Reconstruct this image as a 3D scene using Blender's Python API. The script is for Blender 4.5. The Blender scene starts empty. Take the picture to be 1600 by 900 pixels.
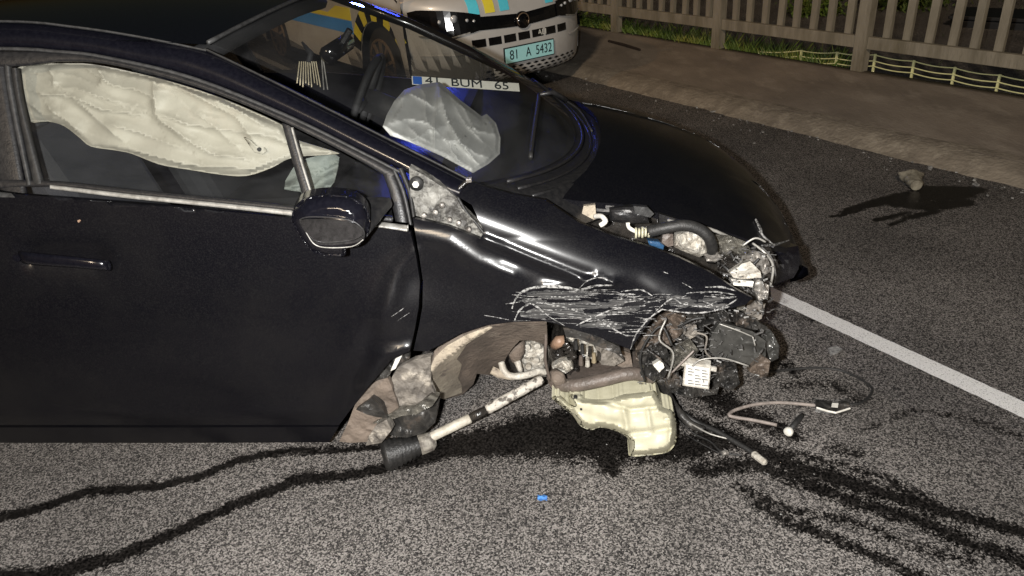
import bpy, bmesh, math, random
from mathutils import Vector, Matrix, noise
random.seed(7)
S = bpy.context.scene
COL = S.collection
R = math.radians

# ------------------------------------------------------------------ camera, world, lights, exposure
CAM_H, PITCH, ROLL, FPX = 1.65, R(28.4), 0.08, 1150.0
_fw = Vector((0, math.cos(PITCH), -math.sin(PITCH)))
_r0 = Vector((1, 0, 0))
_u0 = _r0.cross(_fw)
_rt = _r0 * math.cos(ROLL) - _u0 * math.sin(ROLL)
_up = _r0 * math.sin(ROLL) + _u0 * math.cos(ROLL)
cd = bpy.data.cameras.new("camera")
cam = bpy.data.objects.new("camera", cd)
COL.objects.link(cam)
cam.matrix_world = Matrix(((_rt.x, _up.x, -_fw.x, 0), (_rt.y, _up.y, -_fw.y, 0), (_rt.z, _up.z, -_fw.z, CAM_H), (0, 0, 0, 1)))
cd.sensor_width = 36
cd.lens = 36 * FPX / 1600
cd.clip_start = 0.05
cd.clip_end = 500
S.camera = cam

SUN_EL, SUN_AZ = R(30), R(198)          # dim sun added as ambient fill, simulating street lighting over the photographer's left shoulder
wd = bpy.data.worlds.new("World")
S.world = wd
wd.use_nodes = True
nt = wd.node_tree
bg = nt.nodes["Background"]
sky = nt.nodes.new("ShaderNodeTexSky")
sky.sky_type = 'NISHITA'
sky.sun_disc = False
sky.sun_elevation = R(1)
sky.sun_rotation = SUN_AZ
nt.links.new(sky.outputs[0], bg.inputs[0])
bg.inputs[1].default_value = 0.012


def lamp(name, kind, loc, energy, color, size=0.02, direction=None, spot=None):
    l = bpy.data.lights.new(name, kind)
    l.energy = energy
    l.color = color
    if kind == 'SUN':
        l.angle = size
    elif kind in ('POINT', 'SPOT'):
        l.shadow_soft_size = size
    if spot:
        l.spot_size = spot
        l.spot_blend = 0.5
    o = bpy.data.objects.new(name, l)
    COL.objects.link(o)
    o.location = loc
    if direction:
        o.rotation_euler = Vector(direction).to_track_quat('-Z', 'Y').to_euler()
    return o


sd = Vector((math.sin(SUN_AZ) * math.cos(SUN_EL), math.cos(SUN_AZ) * math.cos(SUN_EL), math.sin(SUN_EL)))
lamp("ambient_fill_sun", 'SUN', (0, -5, 8), 0.95, (1.0, 0.80, 0.58), R(4), -sd)
lamp("phone_flash", 'SPOT', (-0.13, -0.01, CAM_H + 0.03), 505, (1.0, 0.985, 0.96), 0.02, (0.0, 0.93, -0.40), R(115))
lamp("sodium_lamp", 'SPOT', (-5.5, 5.0, 6.5), 230, (1.0, 0.52, 0.16), 0.12, (0.62, 0.45, -0.85), R(55))
lamp("patrol_beacon_light", 'SPOT', (-0.8, 8.3, 2.0), 90, (0.08, 0.12, 1.0), 0.08, (0.10, -0.95, -0.22), R(36))
vs = S.view_settings
vs.view_transform = 'Standard'
vs.look = 'None'
vs.exposure = 0
vs.gamma = 1

# ------------------------------------------------------------------ wrecked car frame (u forward, v away from the camera, z up)
CAR_O = Vector((-0.52343, 1.83705, 0))
YAW = R(-6.9)
CF = Vector((math.cos(YAW), math.sin(YAW), 0))
CL = Vector((-math.sin(YAW), math.cos(YAW), 0))
_ol = Vector((0, 0, CAM_H)) - CAR_O
EYE = (_ol.dot(CF), _ol.dot(CL), CAM_H)


def ray(px, py):
    d = _fw + _rt * ((px - 800) / FPX) - _up * ((py - 450) / FPX)
    return (d.dot(CF), d.dot(CL), d.z)


def ray_w(px, py):
    return _fw + _rt * ((px - 800) / FPX) - _up * ((py - 450) / FPX)


def on_z(px, py, z=0.0):
    d = ray_w(px, py)
    t = (z - CAM_H) / d.z
    return Vector((0, 0, CAM_H)) + d * t


def to_local(P):
    q = P - CAR_O
    return (q.dot(CF), q.dot(CL), P.z)


def at_v(px, py, v):
    d = ray(px, py)
    t = (v - EYE[1]) / d[1]
    return (EYE[0] + d[0] * t, v, EYE[2] + d[2] * t)


def at_z(px, py, z=0.0):
    return to_local(on_z(px, py, z))


def belt(u):
    return 0.90 - 0.125 * u


def smooth01(x):
    x = max(0.0, min(1.0, x))
    return x * x * (3 - 2 * x)


def side_v(u, z, wing=False):
    """depth of the near body side; the wing has its own rounded shoulder, the door leans in above the belt"""
    zz = z - belt(u)
    low = 0.035 * ((min(zz, 0) + 0.40) / 0.40) ** 2
    if wing:
        zt = 0.965 - 0.40 * (u - 0.4)
        k = max(0.0, z - (zt - 0.09))
        return low + 8.5 * k * k - 0.07 * max(0.0, u - 0.27)
    return low + (0.012 + 0.56 * zz if zz > 0 else 0.0)


def hit_side(px, py, off=0.0, wing=False):
    v = 0.1
    for _ in range(9):
        u, _v, z = at_v(px, py, v)
        v = 0.5 * v + 0.5 * (side_v(u, z, wing) + off)
    return at_v(px, py, v)


def ws_z(u, v):
    c = 1 - ((v - 0.85) / 0.65) ** 2
    return 1.318 - 0.50 * (u + 0.308) + 0.07 * c


_HK = [(0.45, 0.905), (0.62, 0.885), (0.94, 0.815), (1.2, 0.725), (1.34, 0.645), (1.43, 0.55), (1.49, 0.44), (1.53, 0.31), (1.56, 0.16)]


def hood_z(u, v):
    k = _HK
    u2 = u + 0.10 * ((v - 0.85) / 0.7) ** 2
    if u2 <= k[0][0]:
        z = k[0][1]
    elif u2 >= k[-1][0]:
        z = k[-1][1] - (u2 - k[-1][0]) * 5
    else:
        for i in range(len(k) - 1):
            if k[i][0] <= u2 <= k[i + 1][0]:
                x0, y0 = k[i]
                x1, y1 = k[i + 1]
                m0 = (y1 - k[i - 1][1]) / (x1 - k[i - 1][0]) if i else (y1 - y0) / (x1 - x0)
                m1 = (k[i + 2][1] - y0) / (k[i + 2][0] - x0) if i + 2 < len(k) else (y1 - y0) / (x1 - x0)
                h = x1 - x0
                t = (u2 - x0) / h
                z = (2*t**3-3*t**2+1)*y0 + (t**3-2*t**2+t)*h*m0 + (-2*t**3+3*t**2)*y1 + (t**3-t**2)*h*m1
                break
    return z - 0.045 * ((v - 0.85) / 0.7) ** 2


def hit_fn(px, py, fz, t0=1.2, t1=5.0, n=40):
    d = ray(px, py)

    def g(t):
        return EYE[2] + d[2] * t - fz(EYE[0] + d[0] * t, EYE[1] + d[1] * t)
    a = t0
    ga = g(a)
    best = (abs(ga), a)
    for i in range(1, n + 1):
        b = t0 + (t1 - t0) * i / n
        gb = g(b)
        if abs(gb) < best[0]:
            best = (abs(gb), b)
        if ga > 0 >= gb:
            for _ in range(18):
                m = 0.5 * (a + b)
                if g(m) > 0:
                    a = m
                else:
                    b = m
            t = 0.5 * (a + b)
            return (EYE[0] + d[0] * t, EYE[1] + d[1] * t, EYE[2] + d[2] * t)
        a, ga = b, gb
    t = best[1]
    return (EYE[0] + d[0] * t, EYE[1] + d[1] * t, EYE[2] + d[2] * t)


# ------------------------------------------------------------------ materials
def mat(name, c1, c2=None, rough=0.6, metal=0.0, scale=20.0, bump=0.0, bscale=None, coat=0.0, detail=4.0, rough2=None, thr=(0.35, 0.65), c3=None, s3=6.0, t3=(0.55, 0.7), coord='Object', stretch=(1, 1, 1)):
    m = bpy.data.materials.new(name)
    m.use_nodes = True
    t = m.node_tree
    N, L = t.nodes, t.links
    b = N["Principled BSDF"]
    b.inputs['Roughness'].default_value = rough
    b.inputs['Metallic'].default_value = metal
    b.inputs['Coat Weight'].default_value = coat
    b.inputs['Coat Roughness'].default_value = 0.10
    tc = N.new("ShaderNodeTexCoord")
    mp = N.new("ShaderNodeMapping")
    mp.inputs['Scale'].default_value = stretch
    L.new(tc.outputs[coord], mp.inputs[0])
    vec = mp.outputs[0]
    if c2 is None:
        c2 = tuple(x * 0.7 for x in c1)
    nz = N.new("ShaderNodeTexNoise")
    nz.inputs['Scale'].default_value = scale
    nz.inputs['Detail'].default_value = detail
    nz.inputs['Roughness'].default_value = 0.6
    L.new(vec, nz.inputs['Vector'])
    mr = N.new("ShaderNodeMapRange")
    mr.inputs[1].default_value, mr.inputs[2].default_value = thr
    L.new(nz.outputs['Fac'], mr.inputs[0])
    mx = N.new("ShaderNodeMix")
    mx.data_type = 'RGBA'
    mx.inputs[6].default_value = (*c1, 1)
    mx.inputs[7].default_value = (*c2, 1)
    L.new(mr.outputs[0], mx.inputs[0])
    out = mx.outputs[2]
    if c3:
        n3 = N.new("ShaderNodeTexNoise")
        n3.inputs['Scale'].default_value = s3
        n3.inputs['Detail'].default_value = 6
        n3.inputs['Roughness'].default_value = 0.7
        L.new(vec, n3.inputs['Vector'])
        m3 = N.new("ShaderNodeMapRange")
        m3.inputs[1].default_value, m3.inputs[2].default_value = t3
        L.new(n3.outputs['Fac'], m3.inputs[0])
        x3 = N.new("ShaderNodeMix")
        x3.data_type = 'RGBA'
        L.new(m3.outputs[0], x3.inputs[0])
        L.new(out, x3.inputs[6])
        x3.inputs[7].default_value = (*c3, 1)
        out = x3.outputs[2]
    L.new(out, b.inputs['Base Color'])
    if rough2 is not None:
        rr = N.new("ShaderNodeMapRange")
        rr.inputs[3].default_value, rr.inputs[4].default_value = rough, rough2
        L.new(mr.outputs[0], rr.inputs[0])
        L.new(rr.outputs[0], b.inputs['Roughness'])
    if bump:
        nb = N.new("ShaderNodeTexNoise")
        nb.inputs['Scale'].default_value = bscale or scale * 3
        nb.inputs['Detail'].default_value = 5
        L.new(vec, nb.inputs['Vector'])
        bp = N.new("ShaderNodeBump")
        bp.inputs['Strength'].default_value = bump
        bp.inputs['Distance'].default_value = 0.01
        L.new(nb.outputs['Fac'], bp.inputs['Height'])
        L.new(bp.outputs[0], b.inputs['Normal'])
    return m


def glass_mat(name, tint, rough=0.0, ior=1.5, gain=1.0, pale_film=0.03):
    m = bpy.data.materials.new(name)
    m.use_nodes = True
    t = m.node_tree
    N, L = t.nodes, t.links
    for n in list(N):
        if n.type != 'OUTPUT_MATERIAL':
            N.remove(n)
    o = [n for n in N if n.type == 'OUTPUT_MATERIAL'][0]
    tr = N.new("ShaderNodeBsdfTransparent")
    tr.inputs[0].default_value = (*tint, 1)
    gl = N.new("ShaderNodeBsdfGlossy")
    gl.inputs['Roughness'].default_value = rough
    fr = N.new("ShaderNodeFresnel")
    fr.inputs[0].default_value = ior
    ml = N.new("ShaderNodeMath")
    ml.operation = 'MULTIPLY'
    ml.inputs[1].default_value = gain
    L.new(fr.outputs[0], ml.inputs[0])
    mx = N.new("ShaderNodeMixShader")
    L.new(ml.outputs[0], mx.inputs[0])
    df = N.new("ShaderNodeBsdfDiffuse")
    df.inputs[0].default_value = (0.6, 0.6, 0.62, 1)
    nz = N.new("ShaderNodeTexNoise")
    nz.inputs['Scale'].default_value = 7
    nz.inputs['Detail'].default_value = 6
    md = N.new("ShaderNodeMapRange")
    md.inputs[1].default_value, md.inputs[2].default_value = 0.3, 0.75
    md.inputs[3].default_value, md.inputs[4].default_value = pale_film * .4, pale_film * 1.6  # patchy pale diffuse film mixed into the glass
    L.new(nz.outputs['Fac'], md.inputs[0])
    m2 = N.new("ShaderNodeMixShader")
    L.new(md.outputs[0], m2.inputs[0])
    L.new(tr.outputs[0], m2.inputs[1])
    L.new(df.outputs[0], m2.inputs[2])
    L.new(m2.outputs[0], mx.inputs[1])
    L.new(gl.outputs[0], mx.inputs[2])
    L.new(mx.outputs[0], o.inputs[0])
    return m


def emit_mat(name, c, s):
    m = bpy.data.materials.new(name)
    m.use_nodes = True
    b = m.node_tree.nodes["Principled BSDF"]
    b.inputs['Base Color'].default_value = (*c, 1)
    b.inputs['Emission Color'].default_value = (*c, 1)
    b.inputs['Emission Strength'].default_value = s
    return m


M = {}
M['paint'] = mat("black_car_paint", (0.003, 0.003, 0.0045), (0.009, 0.0088, 0.0098), 0.36, 0, 260, 0.02, 420, coat=0.45, rough2=0.50, thr=(0.45, 0.75), c3=(0.012, 0.0115, 0.0112), s3=1.6, t3=(0.45, 1.0))
_p = M['paint'].node_tree.nodes['Principled BSDF']
_p.inputs['Specular IOR Level'].default_value = 0.12
_p.inputs['Coat Roughness'].default_value = 0.19
M['paint_clean'] = mat("clean_black_paint", (0.0035, 0.0035, 0.006), (0.006, 0.006, 0.009), 0.22, 0, 90, 0.02, 300, coat=0.6)
M['rubber'] = mat("black_rubber", (0.012, 0.012, 0.012), (0.025, 0.024, 0.023), 0.55, 0, 60, 0.15)
M['trim'] = mat("black_trim_plastic", (0.010, 0.010, 0.011), (0.022, 0.021, 0.021), 0.38, 0, 70, 0.1)
M['greytrim'] = mat("grey_seal_rubber", (0.05, 0.05, 0.05), (0.025, 0.025, 0.025), 0.45, 0, 60, 0.1)
M['moulding'] = mat("dull_bright_moulding", (0.40, 0.39, 0.36), (0.22, 0.21, 0.19), 0.42, 0.3, 40, 0.1)
M['interior'] = mat("dark_interior_plastic", (0.012, 0.012, 0.013), (0.02, 0.02, 0.021), 0.7, 0, 120, 0.2)
M['dash'] = mat("satin_dashboard_skin", (0.010, 0.010, 0.011), (0.014, 0.014, 0.015), 0.36, 0, 120, 0.1)
M['seat'] = mat("dark_seat_cloth", (0.018, 0.019, 0.022), (0.03, 0.03, 0.033), 0.9, 0, 260, 0.3)
M['curtain'] = mat("cream_airbag_cloth", (0.31, 0.295, 0.25), (0.265, 0.25, 0.21), 0.62, 0, 9, 0.06, 160, c3=(0.31, 0.275, 0.225), s3=5, t3=(0.55, 0.75))
M['bag'] = mat("silver_airbag_cloth", (0.44, 0.445, 0.43), (0.37, 0.375, 0.36), 0.45, 0.0, 12, 0.08, 150)
M['knee'] = mat("pale_green_grey_cloth", (0.15, 0.17, 0.155), (0.09, 0.10, 0.093), 0.7, 0, 14, 0.2, 120)
M['scratch'] = mat("white_scraped_primer", (0.30, 0.295, 0.285), (0.035, 0.034, 0.033), 0.7, 0, 110, 0.4, thr=(0.42, 0.56))
M['scrape_grey'] = mat("scraped_grey_plastic", (0.14, 0.135, 0.13), (0.035, 0.034, 0.033), 0.6, 0, 24, 0.6, 90, stretch=(1, 1, 4))
M['mudgrey'] = mat("mud_splashed_grey_plastic", (0.20, 0.18, 0.155), (0.09, 0.08, 0.07), 0.75, 0, 16, 0.7, 70, c3=(0.42, 0.38, 0.32), s3=14, t3=(0.55, 0.68))
M['mudbrown'] = mat("mud_brown_liner", (0.17, 0.135, 0.108), (0.095, 0.075, 0.06), 0.8, 0, 9, 0.6, 70, c3=(0.27, 0.23, 0.185), s3=13, t3=(0.58, 0.72))
M['mudcream'] = mat("dried_mud_cream", (0.44, 0.38, 0.29), (0.27, 0.23, 0.18), 0.85, 0, 12, 0.6, 90, c3=(0.15, 0.12, 0.10), s3=16, t3=(0.55, 0.66))
M['cast'] = mat("dirty_aluminium_casting", (0.50, 0.48, 0.43), (0.34, 0.31, 0.26), 0.6, 0.15, 26, 0.8, 60, c3=(0.10, 0.085, 0.07), s3=22, t3=(0.56, 0.66))
M['steel'] = mat("scuffed_steel", (0.40, 0.38, 0.35), (0.16, 0.145, 0.13), 0.42, 0.45, 30, 0.6, 80, c3=(0.05, 0.045, 0.04), s3=18, t3=(0.55, 0.65))
M['copper'] = mat("copper_coloured_cap", (0.32, 0.20, 0.13), (0.22, 0.14, 0.095), 0.5, 0.1, 30, 0.2)
M['oily'] = mat("oily_black_metal", (0.012, 0.011, 0.010), (0.035, 0.031, 0.027), 0.22, 0.0, 40, 0.5, 60)
M['arm'] = mat("brown_grey_suspension_steel", (0.125, 0.10, 0.085), (0.08, 0.066, 0.056), 0.5, 0.0, 20, 0.4, 80, c3=(0.22, 0.19, 0.16), s3=20, t3=(0.62, 0.72))
M['cream'] = mat("cream_translucent_plastic", (0.50, 0.48, 0.36), (0.42, 0.40, 0.29), 0.42, 0, 9, 0.15, 50, c3=(0.30, 0.25, 0.16), s3=13, t3=(0.60, 0.76))
M['white'] = mat("off_white_plastic", (0.72, 0.70, 0.64), (0.55, 0.53, 0.48), 0.5, 0, 30, 0.1)
M['shaft'] = mat("mottled_white_shaft_paint", (0.46, 0.43, 0.38), (0.10, 0.088, 0.075), 0.55, 0.0, 46, 0.6, 90, thr=(0.52, 0.6))
M['shaftw'] = mat("cream_shaft_paint", (0.52, 0.49, 0.42), (0.36, 0.33, 0.27), 0.5, 0.0, 40, 0.3, c3=(0.16, 0.13, 0.10), s3=26, t3=(0.62, 0.68))
M['boot'] = mat("ribbed_black_boot_rubber", (0.010, 0.010, 0.010), (0.022, 0.021, 0.02), 0.45, 0, 50, 0.3)
M['bootgrey'] = mat("dirty_boot_end", (0.30, 0.28, 0.24), (0.09, 0.08, 0.07), 0.6, 0, 34, 0.5)
M['bluep'] = mat("blue_connector_plastic", (0.02, 0.07, 0.15), (0.016, 0.05, 0.11), 0.4, 0, 30)
M['label'] = mat("white_printed_label", (0.62, 0.61, 0.57), (0.55, 0.54, 0.50), 0.5, 0, 90)
M['labelink'] = mat("grey_label_ink", (0.13, 0.13, 0.13), (0.10, 0.10, 0.10), 0.6, 0, 90)
M['lens'] = mat("smoked_lamp_shell", (0.030, 0.030, 0.028), (0.055, 0.054, 0.05), 0.28, 0, 18, 0.25, 60, coat=0.4, c3=(0.12, 0.12, 0.11), s3=14, t3=(0.6, 0.8))
M['foil'] = mat("crumpled_clear_and_grey_shell", (0.19, 0.18, 0.155), (0.06, 0.057, 0.05), 0.25, 0.3, 24, 0.7, 60)
M['torn'] = mat("torn_black_plastic", (0.012, 0.012, 0.012), (0.05, 0.047, 0.043), 0.38, 0, 22, 0.6, 60, c3=(0.10, 0.08, 0.065), s3=12, t3=(0.56, 0.7))
M['cover'] = mat("dirty_grey_panel", (0.22, 0.215, 0.195), (0.09, 0.086, 0.078), 0.6, 0, 26, 0.8, 60, c3=(0.03, 0.028, 0.025), s3=18, t3=(0.50, 0.60))
M['brass'] = mat("dull_brass", (0.34, 0.28, 0.18), (0.22, 0.18, 0.12), 0.5, 0.2, 30)
M['rust'] = mat("rust_brown_torn_plastic", (0.13, 0.10, 0.078), (0.05, 0.04, 0.032), 0.5, 0, 22, 0.6, 60)
M['mirror'] = bpy.data.materials.new("mirror_glass")
M['mirror'].use_nodes = True
_b = M['mirror'].node_tree.nodes["Principled BSDF"]
_b.inputs['Base Color'].default_value = (0.28, 0.285, 0.30, 1)
_b.inputs['Metallic'].default_value = 1
_b.inputs['Roughness'].default_value = 0.05
M['ws'] = glass_mat("windscreen_glass", (0.95, 0.96, 0.95), 0.0, 1.38, 0.5, 0.022)
M['glass'] = glass_mat("door_window_glass", (0.92, 0.93, 0.91), 0.0, 1.45, 0.8, 0.010)
M['fence'] = mat("weathered_grey_brown_paint", (0.28, 0.25, 0.195), (0.17, 0.15, 0.11), 0.85, 0, 9, 0.5, 60, stretch=(1, 1, 0.25), c3=(0.15, 0.13, 0.085), s3=5, t3=(0.5, 0.75))
M['rail'] = mat("yellow_lit_white_rail_paint", (0.85, 0.84, 0.45), (0.75, 0.74, 0.38), 0.6, 0, 20)  # white railing; the yellowish light on it is put into the colour
M['leaf'] = mat("leaf_green", (0.12, 0.19, 0.03), (0.06, 0.10, 0.016), 0.6, 0, 3.0, thr=(0.4, 0.6), c3=(0.27, 0.27, 0.055), s3=2.2, t3=(0.5, 0.62))
M['leafmid'] = mat("mid_leaf_green", (0.09, 0.13, 0.026), (0.05, 0.08, 0.016), 0.6, 0, 2.5, c3=(0.16, 0.16, 0.05), s3=2.0, t3=(0.5, 0.66))
M['leafdark'] = mat("dark_leaf_green", (0.06, 0.085, 0.02), (0.035, 0.05, 0.014), 0.65, 0, 2.0, c3=(0.10, 0.09, 0.045), s3=1.6, t3=(0.5, 0.7))
M['bark'] = mat("brown_bark", (0.10, 0.075, 0.05), (0.05, 0.04, 0.03), 0.9, 0, 20, 0.6)
M['soil'] = mat("dry_soil", (0.12, 0.10, 0.06), (0.06, 0.055, 0.03), 0.95, 0, 2.2, 0.8, 14, c3=(0.20, 0.165, 0.105), s3=0.8, t3=(0.52, 0.7))
M['tank'] = mat("black_tank_plastic", (0.006, 0.006, 0.007), (0.010, 0.010, 0.011), 0.5, 0, 20)
M['greybody'] = mat("grey_patrol_paint", (0.66, 0.645, 0.62), (0.60, 0.585, 0.56), 0.35, 0.1, 4, coat=0.3, c3=(0.50, 0.48, 0.45), s3=3, t3=(0.5, 0.8))
M['gloss'] = mat("gloss_black_plastic", (0.004, 0.004, 0.005), (0.007, 0.007, 0.008), 0.14, 0, 40, coat=0.4)
M['cyan'] = mat("cyan_reflective_tape", (0.14, 0.80, 0.98), (0.12, 0.74, 0.95), 0.4, 0, 40)
M['yellow'] = mat("yellow_reflective_tape", (1.0, 0.86, 0.08), (0.97, 0.80, 0.06), 0.4, 0, 40)
M['blue'] = mat("blue_reflective_tape", (0.08, 0.36, 0.92), (0.07, 0.32, 0.85), 0.4, 0, 40)
M['plateblue'] = mat("pale_cyan_plate", (0.50, 0.95, 0.98), (0.47, 0.92, 0.95), 0.35, 0, 40)
M['platewhite'] = mat("white_plate", (0.84, 0.84, 0.76), (0.78, 0.78, 0.70), 0.35, 0, 40)
M['ink'] = mat("plate_black_ink", (0.02, 0.03, 0.035), (0.015, 0.02, 0.025), 0.5, 0, 40)
M['euro'] = mat("plate_blue_strip", (0.03, 0.14, 0.55), (0.03, 0.12, 0.48), 0.4, 0, 40)
M['rim'] = mat("bronze_lit_alloy", (0.30, 0.22, 0.15), (0.22, 0.16, 0.11), 0.35, 0.4, 20)
M['tyre'] = mat("tyre_rubber", (0.016, 0.016, 0.016), (0.024, 0.023, 0.022), 0.8, 0, 60, 0.3)
M['lampglass'] = mat("headlamp_bright_lens", (0.80, 0.82, 0.84), (0.7, 0.72, 0.74), 0.15, 0.2, 40)
M['beacon'] = emit_mat("blue_beacon_lens", (0.05, 0.08, 1.0), 14)
M['straw'] = mat("pale_straw", (0.52, 0.46, 0.32), (0.40, 0.34, 0.22), 0.8, 0, 40)
M['wood'] = mat("dark_wood", (0.035, 0.022, 0.015), (0.02, 0.014, 0.010), 0.8, 0, 40, 0.4)
M['bluefilm'] = mat("blue_plastic_film", (0.08, 0.25, 0.60), (0.06, 0.16, 0.40), 0.35, 0, 60)
M['crush'] = mat("crushed_clear_cup_plastic", (0.26, 0.24, 0.19), (0.15, 0.135, 0.105), 0.25, 0, 30, 0.4)
M['hose'] = mat("faded_grey_hose", (0.28, 0.24, 0.215), (0.18, 0.155, 0.14), 0.6, 0, 40, 0.3)
M['chip'] = mat("pale_debris_chips", (0.34, 0.335, 0.32), (0.10, 0.10, 0.10), 0.4, 0, 90)


# ------------------------------------------------------------------ mesh helpers
def tag(o, label=None, cat=None, group=None, kind=None):
    if label: o['label'] = label
    if cat: o['category'] = cat
    if group: o['group'] = group
    if kind: o['kind'] = kind
    return o


def empty(name, loc, rz=0.0):
    o = bpy.data.objects.new(name, None)
    o.empty_display_size = 0.1
    COL.objects.link(o)
    o.location = loc
    o.rotation_euler = (0, 0, rz)
    return o


def link(name, me, m, parent=None, smooth=False, loc=None, rz=0.0):
    me.materials.append(m)
    if smooth:
        for p in me.polygons:
            p.use_smooth = True
    o = bpy.data.objects.new(name, me)
    COL.objects.link(o)
    if parent:
        o.parent = parent
    if loc is not None:
        o.location = loc
    o.rotation_euler = (0, 0, rz)
    return o


class MB:
    def __init__(self):
        self.v, self.f = [], []

    def quad_grid(self, rows, close=False):
        base = len(self.v)
        n = len(rows[0])
        for r in rows:
            self.v += [tuple(p) for p in r]
        for i in range(len(rows) - 1):
            for j in range(n if close else n - 1):
                a = base + i * n + j
                b = base + i * n + (j + 1) % n
                self.f.append((a, b, b + n, a + n))
        return self

    def box(self, c, s, M3=None):
        base = len(self.v)
        for x in (-1, 1):
            for y in (-1, 1):
                for z in (-1, 1):
                    p = Vector((x * s[0] / 2, y * s[1] / 2, z * s[2] / 2))
                    if M3 is not None:
                        p = M3 @ p
                    self.v.append(tuple(Vector(c) + p))
        for q in ((0, 1, 3, 2), (4, 6, 7, 5), (0, 4, 5, 1), (2, 3, 7, 6), (0, 2, 6, 4), (1, 5, 7, 3)):
            self.f.append(tuple(base + i for i in q))
        return self

    def tube(self, path, r, n=8, cap=True):
        P = [Vector(p) for p in path]
        rs = r if isinstance(r, (list, tuple)) else [r] * len(P)
        rings = []
        up = Vector((0.13, 0.21, 0.97))
        for i, p in enumerate(P):
            t = (P[min(i + 1, len(P) - 1)] - P[max(i - 1, 0)])
            t = t.normalized() if t.length > 1e-9 else Vector((0, 0, 1))
            a = t.cross(up)
            if a.length < 1e-3:
                a = t.cross(Vector((1, 0, 0)))
            a.normalize()
            b = t.cross(a)
            up = b if b.dot(up) > 0 else -b
            b2 = a.cross(t)
            rings.append([p + (a * math.cos(2 * math.pi * k / n) + b2 * math.sin(2 * math.pi * k / n)) * rs[i] for k in range(n)])
        base = len(self.v)
        self.quad_grid(rings, True)
        if cap:
            self.f.append(tuple(base + k for k in range(n))[::-1])
            e = base + (len(P) - 1) * n
            self.f.append(tuple(e + k for k in range(n)))
        return self

    def prism(self, pts, d):
        """closed outline of 3D points extruded by vector d"""
        base = len(self.v)
        n = len(pts)
        self.v += [tuple(p) for p in pts] + [tuple(Vector(p) + Vector(d)) for p in pts]
        self.f.append(tuple(range(base, base + n)))
        self.f.append(tuple(range(base + n, base + 2 * n))[::-1])
        for i in range(n):
            j = (i + 1) % n
            self.f.append((base + i, base + n + i, base + n + j, base + j))
        return self

    def mesh(self, name):
        me = bpy.data.meshes.new(name)
        me.from_pydata(self.v, [], self.f)
        bm = bmesh.new()
        bm.from_mesh(me)
        bmesh.ops.recalc_face_normals(bm, faces=bm.faces)
        bm.to_mesh(me)
        bm.free()
        return me

    def build(self, name, m, parent=None, smooth=False, bevel=0.0, loc=None, rz=0.0):
        o = link(name, self.mesh(name), m, parent, smooth, loc, rz)
        if bevel:
            b = o.modifiers.new("bevel", 'BEVEL')
            b.width = bevel
            b.segments = 2
            b.limit_method = 'ANGLE'
        return o


def cat_rom(pts, n=6, closed=False):
    P = [tuple(p) for p in pts]
    out = []
    N = len(P)
    rng = range(N if closed else N - 1)
    for i in rng:
        p0 = P[(i - 1) % N] if closed or i else P[0]
        p1, p2 = P[i], P[(i + 1) % N]
        p3 = P[(i + 2) % N] if closed or i + 2 < N else P[-1]
        for k in range(n):
            t = k / n
            out.append(tuple(0.5 * ((2 * b) + (c - a) * t + (2 * a - 5 * b + 4 * c - d) * t * t + (3 * b - a - 3 * c + d) * t ** 3) for a, b, c, d in zip(p0, p1, p2, p3)))
    if not closed:
        out.append(P[-1])
    return out


def seg_d(x, y, a, b):
    ax, ay = a[0], a[1]
    bx, by = b[0] - ax, b[1] - ay
    l = bx * bx + by * by
    t = ((x - ax) * bx + (y - ay) * by) / l if l else 0
    t = 0 if t < 0 else 1 if t > 1 else t
    return math.hypot(x - ax - bx * t, y - ay - by * t), t


def poly_d(x, y, pl, closed=False):
    m = 1e9
    for i in range(len(pl) - (0 if closed else 1)):
        d, _ = seg_d(x, y, pl[i], pl[(i + 1) % len(pl)])
        if d < m:
            m = d
    return m


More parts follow.
